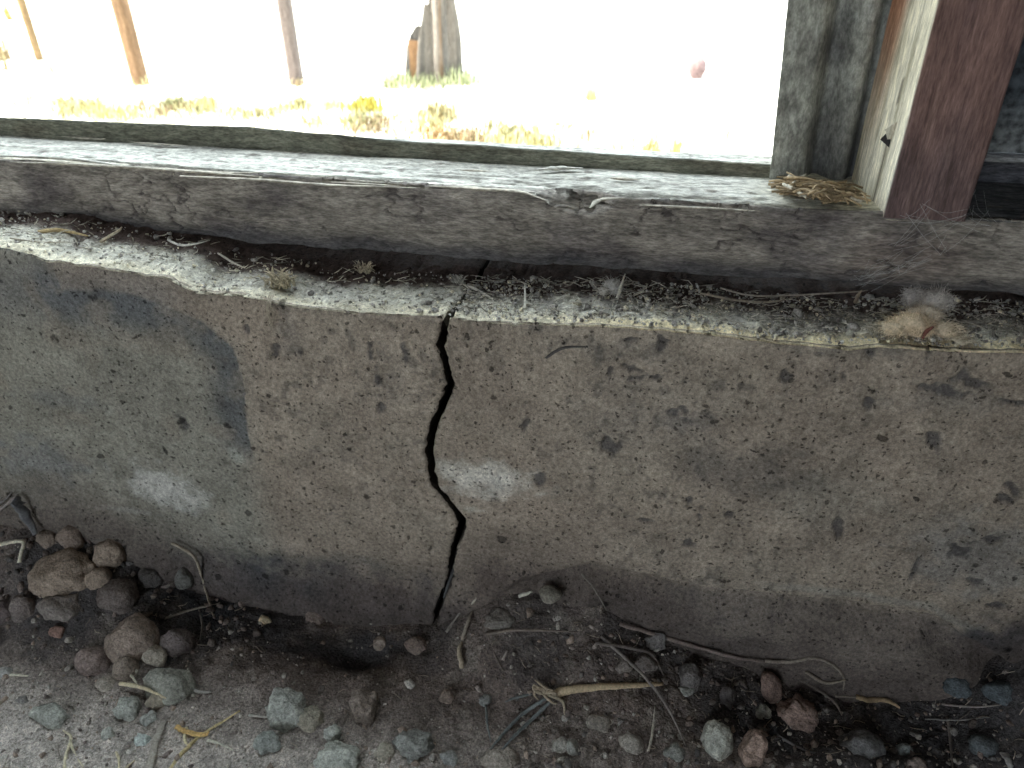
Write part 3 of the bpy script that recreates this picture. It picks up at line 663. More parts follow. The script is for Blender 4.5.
for _ in range(700):
    px = rng.uniform(-40, 760); py = 95+abs(rng.normal())*25+px*.05
    blades(px, py, 3, 4, .035, ST if rng.random() < .7 else YG)
tag(b.obj('dry_grass', M_grass), 'dry yellow-green grass growing on the sunlit ground outside', 'grass', kind='stuff')

# ------------------------------------------------------------------ rocks and clods on the floor
RB, RG, RD, RR, RC = (.27, .205, .165), (.34, .33, .30), (.14, .115, .105), (.26, .165, .135), (.33, .30, .25)
ROCKS = [
 (62, 570, 35, 22, 12, RB, 'rock', 'largest angular brown rock in the heap at the left wall foot', 7),
 (110, 553, 15, 17, 0, RB, 'rock', 'rounded brown stone leaning over the heap, right of the largest rock', 3),
 (99, 577, 13, 13, 0, RB, 'rock', 'small brown lump wedged between the largest rock and the dark stones', 4),
 (74, 534, 15, 13, 10, (.20, .15, .125), 'rock', 'round reddish-brown stone at the top of the left heap', 5),
 (47, 538, 11, 10, 0, (.19, .145, .12), 'rock', 'small brown stone at the top left of the heap, above the largest rock', 5),
 (118, 594, 20, 18, 0, (.15, .12, .11), 'rock', 'dark brown stone below the leaning stone in the left heap', 6),
 (60, 605, 21, 14, 5, (.21, .175, .16), 'rock', 'flat-faced grey-brown block under the largest rock', 6),
 (23, 607, 11, 16, 0, (.18, .145, .135), 'rock', 'upright brown stone left of the flat-faced block', 6),
 (4, 613, 10, 16, 0, (.16, .125, .12), 'rock', 'brown stone cut by the left edge of the picture', 6),
 (150, 578, 12, 12, 0, (.13, .115, .11), 'rock', 'dark round stone against the wall foot right of the leaning stone', 5),
 (187, 573, 10, 12, 0, (.15, .14, .13), 'rock', 'dim pointed stone under the bent twig by the wall', 6),
 (133, 638, 27, 27, 0, (.25, .19, .16), 'rock', 'big rounded brown boulder below the left heap', 3),
 (126, 667, 12, 17, 0, (.23, .18, .15), 'rock', 'narrow brown stone tucked under the big rounded boulder', 4),
 (156, 655, 13, 11, -15, (.33, .28, .235), 'rock', 'small pale angular stone beside the big rounded boulder', 7),
 (168, 683, 27, 17, 0, (.25, .235, .205), 'rock', 'flat-topped grey stone under the small pale angular one', 7),
 (178, 642, 18, 15, 0, (.15, .12, .115), 'rock', 'dark brown stone right of the pale angular stone', 5),
 (93, 660, 17, 15, 0, (.20, .15, .135), 'rock', 'half-buried brown hump left of the big rounded boulder', 4),
 (106, 683, 11, 7, 0, (.33, .28, .24), 'rock', 'flat oval pale pebble below the half-buried hump', 3),
 (128, 709, 13, 14, 10, RG, 'clod', 'pale grey crumbly lump under the straw at the lower left', 8),
 (156, 702, 10, 10, 0, (.30, .25, .20), 'clod', 'speckled brown lump touching the end of the straw', 6),
 (150, 718, 9, 7, 0, (.30, .29, .27), 'clod', 'small grey lump below the speckled brown one', 6),
 (50, 714, 20, 10, -10, (.31, .30, .27), 'rock', 'low flat grey slab in the dust at the lower left', 6),
 (108, 734, 7, 7, 0, RG, 'pebble', 'round grey pebble below the crumbly pale lump', 5),
 (143, 741, 9, 6, -35, (.42, .44, .42), 'pebble', 'pale greenish flake right of the round grey pebble', 6),
 (57, 631, 8, 6, 0, (.24, .145, .12), 'pebble', 'small reddish stone below the flat-faced block', 5),
 (22, 700, 7, 4, 0, (.2, .18, .17), 'pebble', 'small dark pebble on the dust near the left edge', 5),
 (5, 672, 8, 6, 0, (.36, .34, .32), 'pebble', 'pale dusty pebble at the left edge beside the short straw', 5),
 (288, 708, 22, 24, 20, RG, 'clod', 'large grey-green crumbly clod at the lower middle left', 9),
 (310, 718, 15, 12, 0, (.30, .26, .21), 'clod', 'brownish clod joined to the right of the large crumbly one', 7),
 (266, 743, 13, 13, 0, (.30, .30, .28), 'clod', 'grey hollowed clod below the large crumbly one', 9),
 (333, 733, 9, 9, 0, (.33, .32, .29), 'pebble', 'round grey pebble right of the large crumbly clod', 5),
 (340, 757, 24, 13, 0, (.38, .37, .33), 'clod', 'wide pale clod at the bottom edge below the round pebble', 9),
 (364, 706, 15, 20, 0, (.21, .165, .14), 'clod', 'brown earth slab with a split beside it, right of the grey clods', 6),
 (385, 752, 10, 10, 20, (.32, .28, .23), 'clod', 'tan lump right of the wide pale clod', 7),
 (413, 745, 18, 14, -10, (.24, .23, .215), 'clod', 'grey angular clod at the bottom edge below the crack', 7),
 (449, 758, 9, 7, 0, (.26, .25, .24), 'pebble', 'small grey lump at the bottom edge right of the angular clod', 6),
 (265, 620, 6, 4, -10, (.50, .40, .27), 'pebble', 'tiny cream chip lying alone on the dark soil', 5),
 (318, 612, 11, 9, 0, (.20, .15, .13), 'clod', 'soft brown clod at the wall foot left of the crack', 5),
 (380, 643, 7, 8, 0, (.33, .26, .22), 'pebble', 'small pinkish cone-shaped stone in the dark hollow', 8),
 (417, 645, 12, 11, 0, (.24, .18, .155), 'rock', 'brown stone at the wall foot just left of the crack', 7),
 (447, 696, 8, 7, 0, (.24, .18, .15), 'clod', 'small brown clod below the crack', 5),
 (551, 590, 12, 8, 8, (.21, .185, .155), 'rock', 'tan flat stone at the wall foot right of the crack', 5),
 (500, 618, 16, 8, 10, (.18, .155, .14), 'clod', 'low brown hump with a pale rim right of the crack', 5),
 (655, 640, 13, 10, 25, (.16, .14, .135), 'clod', 'dark slanting clod beside the long thin root', 6),
 (625, 665, 9, 8, 0, (.20, .165, .15), 'clod', 'rounded brown clod above the pale stick', 4),
 (645, 662, 12, 9, 0, (.17, .14, .13), 'clod', 'dark clod above the right end of the pale stick', 5),
 (690, 676, 12, 17, -5, (.15, .13, .125), 'clod', 'dark upright clod right of the pale stick', 6),
 (686, 690, 8, 6, 0, (.24, .23, .21), 'pebble', 'small grey pebble at the foot of the dark upright clod', 4),
 (718, 737, 15, 27, 8, (.34, .32, .28), 'rock', 'tall pale grey-brown stone standing at the bottom edge', 4),
 (752, 748, 12, 26, -12, (.29, .20, .165), 'rock', 'long reddish stone cut by the bottom edge beside the pale one', 5),
 (770, 686, 12, 20, 12, (.25, .17, .145), 'rock', 'upright reddish-brown stone in the dark hollow on the right', 6),
 (763, 712, 7, 10, -15, (.36, .35, .32), 'pebble', 'pale wedge-shaped stone below the upright reddish one', 7),
 (796, 712, 20, 18, 0, (.24, .165, .14), 'clod', 'blocky reddish clod right of the pale wedge', 6),
 (727, 697, 8, 14, 0, (.15, .13, .13), 'clod', 'narrow dark clod left of the upright reddish stone', 5),
 (862, 745, 22, 16, 15, (.15, .14, .14), 'rock', 'large dark stone in the right-hand hollow near the bottom edge', 6),
 (905, 750, 8, 8, 0, (.24, .25, .25), 'pebble', 'pale grey pebble right of the large dark stone', 5),
 (917, 765, 9, 7, 0, (.26, .20, .18), 'pebble', 'reddish pebble at the bottom edge below the pale grey one', 5),
 (573, 747, 6, 13, 15, (.33, .31, .28), 'pebble', 'slim grey stone standing below the knotted root', 5),
 (560, 745, 9, 7, 0, (.30, .27, .24), 'clod', 'tan crumb beside the slim grey stone', 6),
 (598, 722, 12, 8, 0, (.27, .23, .2), 'clod', 'brown crumbly clod below the middle of the pale stick', 7),
 (630, 742, 14, 9, 0, (.29, .25, .22), 'clod', 'tan crumbly clod at the bottom right of centre', 8),
 (500, 757, 18, 9, 0, (.31, .26, .225), 'clod', 'flat tan clod at the bottom edge below the grey roots', 6),
 (675, 752, 11, 8, 0, (.25, .24, .22), 'clod', 'grey crumb left of the tall pale stone', 7),
 (485, 700, 7, 6, 0, (.24, .23, .22), 'pebble', 'grey pebble between the brown clod and the knotted root', 5),
 (955, 680, 14, 10, 0, (.10, .11, .12), 'clod', 'dark clod at the foot of the wall near the right edge', 7),
 (1000, 690, 16, 12, 0, (.10, .11, .12), 'clod', 'dark clod at the right edge below the wall', 7),
 (985, 745, 15, 10, 0, (.11, .115, .12), 'clod', 'dark flat clod in the lower right corner', 6),
]
for i, (px, py, rx, ry, rot, c, nm, lab, fc) in enumerate(ROCKS):
    P = hit(px, py+ry*.35); k = mpp(P)
    s_ = 4 if rx*ry > 250 else 3
    ctr = P+_U*ry*k*.22+np.array([0, 0, 0])
    rr_ = (rx*k, (rx+ry)*.45*k, ry*k*1.02)
    if ctr[1]+rr_[1]*.8 > -.002: ctr[1] = -.002-rr_[1]*.8
    V, F_ = rock_geo(ctr, *rr_, 1000+i*13, fc, s_, rough=.12 if nm == 'rock' else .22, rot=-rot)
    n = fbm(V[:, 0]*90, V[:, 1]*90, V[:, 2]*90, oct=4, seed=i)
    cc = np.array(c)*np.array((1.22, 1.28, 1.26))*(1+.3*n)[:, None]
    o = Buf().add(V, F_, cc).obj(nm, M_rock); tag(o, lab, 'rock' if nm == 'rock' else ('pebble' if nm == 'pebble' else 'clod'))

# loose crumbs (uncountable)
def crumbs(name, n_, place, size, cols, label, mat_=M_rock, cat='gravel'):
    V0, F0 = ICO[1]; F0 = np.array(F0); nv = len(V0); VV = []; FF = []; CC = []; q = 0
    for i in range(n_):
        p = place()
        if p is None: continue
        s = size()*rng.uniform(.6, 1.3, 3)*np.array([1, 1, .75]); R_ = np.linalg.qr(rng.normal(size=(3, 3)))[0]
        v = (V0*(1+.28*rng.standard_normal((nv, 1)))*s)@R_.T+p+np.array([0, 0, .1*s[2]])
        VV.append(v); FF.append(F0+q*nv); q += 1
        CC.append(np.broadcast_to(np.array(cols[rng.integers(len(cols))])*rng.uniform(.75, 1.25), (nv, 3)))
    return tag(mesh_obj(name, np.concatenate(VV), np.concatenate(FF), mat_, np.concatenate(CC), smooth=False), label, cat, kind='stuff')
def pl_floor():
    x = rng.uniform(-.92, .72); y = -.45*rng.random()**.8
    d_ = .35+.65*(x > -.12)+.5*(y < -.16)
    if rng.random() > d_: return None
    return np.array([x, y, float(0)])
pts = [p for p in (pl_floor() for _ in range(15000)) if p is not None]
arr = np.array(pts); arr[:, 2] = H(arr[:, 0], arr[:, 1]); it = iter(arr)
crumbs('soil_crumbs', len(arr), lambda: next(it), lambda: min(.0055, .00115*math.exp(rng.normal()*.68)), [(.42, .39, .34), (.3, .26, .23), (.5, .47, .42), (.2, .165, .15), (.34, .27, .22)],
       'loose crumbs of earth and grit scattered over the dirt floor')

def pl_clod():
    x = rng.uniform(-.10, .66); y = -.02-.2*rng.random()
    return np.array([x, y, float(H(x, y))])
crumbs('earth_clods', 420, pl_clod, lambda: rng.uniform(.002, .0052), [(.17, .14, .125), (.22, .17, .145), (.12, .11, .105), (.2, .185, .17)],
       'small dark lumps of earth heaped along the wall foot right of the crack')
def pl_clod2():
    x = rng.uniform(-.86, -.42); y = -.005-.10*rng.random()
    return np.array([x, y, float(H(x, y))])
crumbs('earth_clods', 150, pl_clod2, lambda: rng.uniform(.002, .006), [(.17, .14, .125), (.2, .16, .14), (.12, .11, .105)],
       'small brown lumps of earth between the stones of the left heap')

def ledge_z(x):
    return np.where(x < XC, np.interp(x, LIPL[:, 0], LIPL[:, 2]), np.interp(x, LIPR[:, 0], LIPR[:, 2]))
def pl_ledge():
    x = rng.uniform(-.75, .45); y = .004+.085*rng.random()
    if x < XC and rng.random() < .78: return None
    return np.array([x, y, float(ledge_z(x))+.001+.0015*sst(.05, .10, y)])
crumbs('ledge_grit', 9000, pl_ledge, lambda: .0009*math.exp(rng.normal()*.5), [(.55, .53, .48), (.35, .33, .30), (.66, .6, .45), (.22, .2, .18), (.45, .42, .38)],
       'grit, dust and husks lying along the top of the concrete ledge')

# ------------------------------------------------------------------ stalks, roots and twigs on the floor
def stalk(name, pts, rpx, c, label, cat='twig', lift=1.0, sides=7, flat=1.0, tip=.4, jit=.10, wall=None, lifts=None, parent=None):
    P = []
    for i, (a, b_) in enumerate(pts):
        p = hit(a, b_) if wall is None else on_y(a, b_, wall)
        if wall is None:
            k = mpp(p); L_ = (lifts[i] if lifts else lift)
            d = ray(a, b_); p = p-d/np.linalg.norm(d)*(L_*rpx*k+.0015)     # rests on, not in, the soil
        P.append(p)
    Q = smooth_path(P, 6); k = mpp(Q[0]); r = rpx*k
    Q = Q+rng.normal(size=Q.shape)*r*.10
    V, F_ = tube_geo(Q, [r, r, r*.85, r*tip], sides, flat, jit)
    cc = np.array(c)*(1+.18*fbm(V[:, 0]*200, V[:, 1]*200, V[:, 2]*200, oct=2, seed=5))[:, None]
    o = Buf().add(V, F_, cc).obj(name, M_straw, parent)
    if parent is None: tag(o, label, cat)
    return o
SW, PT, TN, RT = (.62, .54, .37), (.72, .68, .55), (.42, .32, .21), (.20, .165, .14)
T0 = hit(590, 690)
st = empty('pale_stick', T0, 'pale tan stick with a knotted root end lying across the soil right of centre', 'stick')
Q = smooth_path([hit(a, b_)-ray(a, b_)/800*.006 for a, b_ in [(556, 694), (568, 690), (600, 687), (640, 685), (663, 684)]], 8)
V, F_ = tube_geo(Q, [.0055, .0048, .0038, .0030, .0018], 9, .8, .08); Buf().add(V, F_, (.55, .43, .28)).obj('stick_shaft', M_straw, st)
kn = hit(546, 694)
for j in range(11):
    a = rng.uniform(0, 6.28); Q = [kn+np.array([0, -.004, .008])]
    for q in range(4): Q.append(Q[-1]+np.array([math.cos(a+q*.9)*.006, math.sin(a+q*.5)*.002-.001, rng.uniform(-.005, .005)]))
    V, F_ = tube_geo(smooth_path(Q, 4), [.0022, .0016, .0008], 6, 1, .15); Buf().add(V, F_, (.40, .33, .24)).obj('root_knot', M_straw, st)
V, F_ = tube_geo(smooth_path([kn+np.array([.002, -.004, .006]), hit(563, 702)+np.array([0, -.004, .006]), hit(565, 714)+np.array([0, -.004, .004])], 5), [.0022, .0018, .001], 6); Buf().add(V, F_, (.40, .34, .25)).obj('root_hook', M_straw, st)

S = stalk
S('straw', [(-6, 546), (12, 542), (23, 542), (22, 550), (19, 563)], 2.0, PT, 'bright cream straw bent at a right angle at the left edge', 'straw', lifts=[6, 6, 6, 5, 4], tip=.9)
S('straw', [(-4, 675), (15, 675), (28, 676)], 1.4, PT, 'short pale straw at the left edge on the dust', 'straw')
S('twig', [(172, 543), (185, 550), (196, 560), (204, 585), (213, 616)], 1.6, (.36, .31, .24), 'thin bent twig leaning on the wall right of the rock heap', lifts=[1, 2, 4, 4, 1])
S('twig', [(163, 619), (190, 610), (220, 603)], 1.3, (.34, .31, .26), 'short twig crossing the foot of the bent twig')
S('twig', [(199, 610), (202, 625), (200, 640)], 1.0, (.24, .22, .2), 'dim thread of root hanging below the crossing twig')
S('straw', [(120, 684), (140, 687), (166, 698)], 2.0, SW, 'tan straw lying over the flat-topped grey stone', 'straw', lifts=[3, 6, 5])
S('straw', [(131, 675), (137, 684)], 1.2, PT, 'tiny white root fibre beside the flat oval pebble', 'straw', lifts=[6, 5])
S('straw', [(184, 688), (186, 675), (188, 668)], 1.2, (.5, .47, .4), 'short pale fibre standing beside the flat-topped grey stone', 'straw', lifts=[4, 4, 4])
S('stalk', [(148, 775), (155, 745), (164, 722)], 4.5, (.36, .33, .28), 'broad flat grey-tan stalk at the bottom left', 'stalk', flat=.4, tip=.9)
S('straw', [(168, 772), (185, 750), (206, 732), (240, 711)], 2.0, (.60, .50, .27), 'yellow straw running up from the bottom left edge', 'straw')
S('straw', [(186, 728), (185, 740), (188, 745)], 1.8, (.62, .55, .36), 'curved cream straw left of the orange husk', 'straw')
S('husk', [(176, 727), (190, 733), (205, 735), (209, 732)], 2.6, (.62, .42, .17), 'orange dry husk on the dust at the lower left', 'husk', flat=.5)
S('straw', [(64, 775), (66, 755), (71, 738), (63, 730)], 1.7, (.62, .56, .40), 'forked cream straw at the bottom left edge', 'straw')
S('straw', [(70, 740), (74, 752), (84, 768)], 1.2, (.55, .5, .36), 'thin straw branching right from the forked one', 'straw')
S('straw', [(116, 752), (119, 760), (118, 775)], 1.3, SW, 'short curved straw at the bottom edge left of the broad stalk', 'straw')
S('straw', [(120, 773), (135, 760)], 1.2, SW, 'small slanting straw just left of the broad stalk', 'straw')
S('straw', [(207, 740), (220, 744), (233, 750)], 1.5, (.62, .6, .5), 'small white straw right of the orange husk', 'straw')
S('straw', [(249, 715), (268, 717)], 1.3, (.5, .48, .42), 'small pale straw left of the large crumbly clod', 'straw')
S('straw', [(192, 690), (203, 692), (211, 692)], 2.0, (.33, .31, .28), 'short grey root piece right of the flat-topped stone', 'straw')
S('root', [(484, 634), (520, 630), (578, 632)], 1.6, RT, 'thin dark root lying level right of the crack', 'root', lift=4)
S('root', [(487, 632), (495, 655), (512, 686)], 1.0, RT, 'very thin root slanting down from the level dark root', 'root')
S('root', [(582, 574), (595, 590), (607, 611)], 1.0, (.22, .2, .17), 'fine root on the wall foot above the long thin root', 'root', lift=3)
S('root', [(601, 636), (625, 658), (650, 683), (672, 715), (695, 768)], 1.7, (.24, .21, .19), 'long thin root crossing over the pale stick', 'root', lifts=[2, 4, 9, 4, 1])
S('root', [(620, 624), (660, 636), (700, 648), (735, 657), (765, 662)], 2.2, (.24, .19, .165), 'long brown root running right along the wall foot', 'root', lift=3)
S('root', [(596, 643), (630, 648), (652, 655), (664, 675)], 1.8, (.17, .145, .13), 'dark curved root above the right end of the pale stick', 'root', lift=3)
S('root', [(765, 661), (790, 662), (812, 658), (832, 664), (844, 678), (843, 690)], 1.7, (.27, .23, .19), 'looping brown root under the wall on the right', 'root', lift=4)
S('root', [(806, 672), (825, 683), (846, 680)], 1.7, (.30, .25, .2), 'short root crossing the looping brown one', 'root', lift=5)
S('root', [(800, 680), (820, 691), (835, 703), (842, 715)], 1.5, (.25, .21, .18), 'brown root sloping down below the looping one', 'root', lift=4)
S('root', [(835, 696), (858, 697)], 1.2, (.26, .22, .18), 'short thin root leading to the tan bark strip', 'root', lift=4)
S('bark_strip', [(856, 697), (870, 700), (888, 701), (900, 708)], 3.0, (.48, .36, .22), 'tan strip of bark lying in the dark hollow on the right', 'bark', flat=.5, lift=3)
S('twig', [(947, 716), (950, 735), (953, 775)], 1.6, (.22, .19, .17), 'dim upright twig at the lower right')
S('twig', [(925, 719), (960, 720), (990, 717)], 1.0, (.2, .19, .18), 'dim level twig crossing the upright one at the lower right')
S('twig', [(942, 704), (975, 707), (1007, 704)], 1.2, (.26, .23, .21), 'thin level twig near the right edge below the wall')
S('twig', [(777, 735), (800, 748), (835, 760)], 1.4, (.16, .15, .15), 'dim twig right of the long reddish stone')
S('straw', [(648, 752), (652, 735), (655, 705)], 1.5, (.5, .46, .38), 'pale upright straw below the right end of the stick', 'straw', tip=.3)
S('straw', [(462, 668), (459, 650), (462, 642)], 2.4, (.50, .42, .31), 'tan curved straw standing below the crack', 'straw', lift=3)
S('straw', [(462, 640), (467, 625), (472, 611)], 2.0, (.42, .37, .30), 'slender straw above the tan curved one', 'straw', lift=3)
S('straw', [(446, 632), (458, 615), (472, 598)], 1.4, (.26, .24, .21), 'dim straw leaning just right of the crack foot', 'straw', lift=2)
S('straw', [(470, 606), (476, 598)], 1.6, (.5, .46, .38), 'tiny pale straw end right of the crack foot', 'straw', lift=3)
S('straw', [(519, 596), (532, 592)], 1.9, (.66, .63, .55), 'tiny white straw chip on the dark soil', 'straw', lift=3)
S('straw', [(503, 660), (508, 650)], 1.6, (.42, .37, .33), 'tiny tan straw chip below the level dark root', 'straw', lift=2)
S('straw', [(366, 622), (376, 623)], 2.0, (.40, .38, .32), 'tiny pale straw in the dark hollow left of the crack', 'straw', lift=2)
for pts, lab in [([(548, 697), (525, 712), (508, 728), (488, 752)], 'thick grey root sloping down left from the knotted end'), ([(552, 700), (533, 718), (515, 735), (500, 752)], 'grey root running beside the thick sloping one'),
                 ([(532, 694), (515, 698), (505, 702)], 'short grey root pointing left of the knotted end'), ([(486, 705), (487, 722), (491, 742)], 'thin grey root dropping to the bottom left of the knot')]:
    S('root', pts, 1.9 if 'thick' in lab else 1.2, (.20, .215, .21), lab, 'root', lift=2.5)
S('leaf', [(1003, 753), (1008, 760), (1012, 772)], 4, (.46, .44, .42), 'small pale dry leaf in the lower right corner', 'leaf', flat=.25)
S('leaf', [(14, 500), (22, 510), (36, 534)], 6, (.15, .15, .155), 'dark strap-like dry leaf hanging beside the wall at the left', 'leaf', flat=.2, lift=3)
S('twig', [(-5, 514), (8, 503), (18, 495)], 2.0, (.26, .23, .21), 'brown twig sticking up at the left edge above the heap', lift=3)
S('twig', [(-5, 506), (5, 500), (12, 492)], 1.2, (.22, .2, .19), 'thin twig just above the brown one at the left edge', lift=3)
# a root on the face of the wall
S('root', [(546, 358), (558, 350), (570, 347), (588, 347)], 1.5, (.10, .095, .09), 'thin dark dead root stuck to the wall face right of the crack', 'root', wall=-.0008)

# fine litter of fibres (uncountable)
b = Buf()
for _ in range(620):
    x = rng.uniform(-.12, .62) if rng.random() < .72 else rng.uniform(-.85, -.1); y = -.26*rng.random()**1.3-.004
    L_ = .004+.016*rng.random()**2; a = rng.uniform(0, 6.28); el = rng.uniform(-.2, .9)
    P = [np.array([x, y, 0])]
    for q in range(3):
        a += rng.normal()*.5; P.append(P[-1]+np.array([math.cos(a), math.sin(a)*.7, 0])*L_/3)
    P = np.array(P); P[:, 1] = np.minimum(P[:, 1], -.003); P[:, 2] = H(P[:, 0], P[:, 1])+.001+np.array([0, .3, .8, 1])*L_*max(el, 0)*.6
    V, F_ = tube_geo(P, [.0005, .0005, .0002], 3); b.add(V, F_, np.array((.34, .29, .23))*rng.uniform(.4, 1.5))
tag(b.obj('root_fibres', M_straw), 'fine root fibres and straw bits littering the dark soil', 'litter', kind='stuff')

# ------------------------------------------------------------------ things on the ledge
def LZ(x, y): return float(ledge_z(np.array(x)))+.002+.0015*float(sst(.05, .1, np.array(y)))
def ledge_pt(px, py, up=0.0):
    p = on_z(px, py, .44)
    for _ in range(6): p = on_z(px, py, LZ(p[0], p[1])+up)
    return p
def LS(name, pts, rpx, c, label, cat='straw', ups=None, flat=1.0, tip=.4):
    Q = smooth_path([ledge_pt(a, b_, (ups[i] if ups else .001)) for i, (a, b_) in enumerate(pts)], 6); r = rpx*mpp(Q[0])
    V, F_ = tube_geo(Q, [r, r, r*tip], 6, flat, .08); return tag(Buf().add(V, F_, c).obj(name, M_straw), label, cat)
LS('straw', [(38, 232), (60, 230), (88, 236)], 2.0, (.50, .38, .20), 'tan straw on the ledge tucked under the beam at the left')
LS('straw', [(100, 242), (118, 231), (122, 227)], 1.5, (.45, .38, .27), 'slanting brown straw right of the tan one on the ledge', ups=[.001, .006, .008])
LS('straw', [(168, 240), (180, 245), (195, 244), (210, 240)], 1.1, (.66, .64, .58), 'thin white curved fibre against the beam on the left ledge', ups=[.004, .003, .003, .004])
LS('straw', [(218, 253), (232, 262), (245, 268)], 1.2, (.50, .46, .38), 'thin straw on the ledge left of the grass tuft')
LS('straw', [(10, 238), (40, 242), (70, 242)], 1.0, (.45, .41, .33), 'faint straw along the ledge at the far left')
LS('straw', [(460, 284), (475, 289), (493, 299)], 1.7, (.62, .58, .5), 'pale straw on the ledge just right of the crack')
LS('straw', [(525, 308), (525, 295), (525, 283)], 1.2, (.6, .57, .5), 'upright white straw on the ledge right of the crack', ups=[.001, .008, .014])
LS('straw', [(617, 299), (621, 286), (625, 274)], 1.6, (.62, .58, .48), 'upright pale straw leaning before the fluffy ball on the ledge', ups=[.003, .010, .016])
LS('straw', [(634, 295), (642, 291), (648, 284)], 1.3, (.5, .46, .38), 'short straw right of the fluffy ball on the ledge', ups=[.002, .003, .006])
LS('twig', [(700, 293), (735, 300), (770, 302), (800, 296)], 1.3, (.30, .25, .19), 'brown arching twig under the beam left of the fur tuft', 'twig', ups=[.006, .003, .003, .006])
LS('twig', [(720, 288), (760, 296), (850, 292), (868, 290)], 1.0, (.28, .24, .2), 'thin level twig under the beam left of the fur tuft', 'twig', ups=[.008, .007, .008, .008])
LS('twig', [(855, 303), (858, 295), (862, 290)], 1.8, (.33, .26, .19), 'short upright twig left of the fur tuft', 'twig', ups=[.002, .006, .01])
LS('straw', [(955, 346), (962, 340), (968, 330)], 1.4, (.62, .56, .42), 'short cream straw on the ledge right of the fur tuft', ups=[.001, .003, .006])

def tuft(name, px, py, n_, spread, up, rad_, c, label, cat, down=0, hang=0):
    P = ledge_pt(px, py); k = mpp(P); o = empty(name, P, label, cat); b_ = Buf()
    for _ in range(n_):
        a = rng.uniform(0, 6.28); s0 = P+np.array([rng.normal()*spread*.35*k, rng.normal()*spread*.2*k, .001])
        d = np.array([math.cos(a)*spread*.8*k, math.sin(a)*spread*.4*k, rng.uniform(.1, 1)*up*k])
        mid = s0+d*.5+np.array([0, 0, .25*up*k]); V, F_ = tube_geo(smooth_path([s0, mid, s0+d], 3), [rad_, rad_, rad_*.4], 4)
        b_.add(V, F_, np.array(c)*rng.uniform(.6, 1.3))
    tag(b_.obj('blades', M_straw, o), kind='stuff')
    for q in range(hang):
        x = P[0]+rng.uniform(-5, 4)*k; top = np.array([x, .006, P[2]+.001]); l = rng.uniform(20, 36)*k
        V, F_ = tube_geo(smooth_path([top, np.array([x+.001, -.004, P[2]-.004]), np.array([x+rng.normal()*.002, -.003, P[2]-l*.6]), np.array([x+rng.normal()*.004, -.002, P[2]-l])], 4), [rad_, rad_*.8, rad_*.3], 4)
        Buf().add(V, F_, (.40, .35, .27)).obj('hanging_fibre', M_straw, o)
tuft('grass_tuft', 281, 287, 90, 17, 18, .0007, (.46, .40, .28), 'dry frayed grass tuft on the lip of the left ledge with fibres hanging down', 'tuft', hang=5)
tuft('grass_tuft', 364, 273, 45, 10, 12, .0006, (.42, .36, .26), 'small dry grass tuft at the back of the ledge left of the crack', 'tuft')
tuft('grass_tuft', 458, 284, 40, 9, 9, .0006, (.40, .38, .33), 'small grey fibre tuft at the top of the crack', 'tuft')
tuft('grass_tuft', 880, 333, 60, 16, 10, .0006, (.44, .40, .32), 'low dry fibre tuft on the ledge touching the left of the fur', 'tuft')
def straw_mat(n_, xr, yr, c, name, label):
    b_ = Buf()
    for _ in range(n_):
        px, py = rng.uniform(*xr), 0
        y = rng.uniform(*yr); P = on_z(px, 300, .435); x = P[0]; a = rng.normal()*.5+(math.pi if rng.random() < .5 else 0); L_ = rng.uniform(.004, .018)
        z = LZ(x, y)+.001; q0 = np.array([x, y, z]); q1 = q0+np.array([math.cos(a)*L_*.5, math.sin(a)*L_*.4, rng.uniform(0, .003)]); q2 = q1+np.array([math.cos(a+.5)*L_*.5, math.sin(a+.5)*L_*.3, rng.uniform(-.001, .003)])
        V, F_ = tube_geo([q0, q1, q2], [.0005, .0005, .0002], 3); b_.add(V, F_, np.array(c)*rng.uniform(.4, 1.3))
    return tag(b_.obj(name, M_straw), label, 'litter', kind='stuff')
straw_mat(620, (450, 1040), (.012, .085), (.50, .46, .38), 'ledge_litter', 'fine straw litter on the ledge right of the crack')
straw_mat(130, (-60, 440), (.02, .08), (.50, .46, .36), 'ledge_litter', 'sparse straw litter on the ledge left of the crack')

# hairy things
def hairy(name, lobes, n_, label, cat, extra=None):
    P0 = ledge_pt(*lobes[0][:2]); o = empty(name, P0, label, cat); core, hair = Buf(), Buf()
    for i, (px, py, rx, ry, c, up, dirx) in enumerate(lobes):
        P = ledge_pt(px, py+ry*.7); k = mpp(P); ctr = P+np.array([0, 0, ry*k*.75+up*k]); rr = np.array([rx*k, rx*.7*k+.002, ry*k])
        V, F_ = rock_geo(ctr, *(rr*.82), 300+i, 3, 3, rough=.2); core.add(V, F_, c)
        for _ in range(int(n_*rx*ry/300)):
            d = rng.normal(size=3); d /= np.linalg.norm(d)
            if d[2] < -.4: continue
            s0 = ctr+d*rr*.75; t = d*.5+rng.normal(size=3)*.55+np.array([dirx, 0, -.15]); t /= np.linalg.norm(t); l = rng.uniform(.5, 1.4)*.0075
            t2 = t+rng.normal(size=3)*.4+np.array([0, 0, -.2]); s1 = s0+t*l*.5; s2 = s1+t2*l*.5
            w_ = np.cross(t, rng.normal(size=3)); w_ = w_/np.linalg.norm(w_)*.00022
            hair.add([s0-w_, s0+w_, s1-w_*.8, s1+w_*.8, s2], [(0, 1, 3, 2), (2, 3, 4)], np.array(c)*rng.uniform(.75, 1.35))
    core.obj('fur_body', M_fur, o); tag(hair.obj('fur_hair', M_fur, o, smooth=False), kind='stuff')
    return o
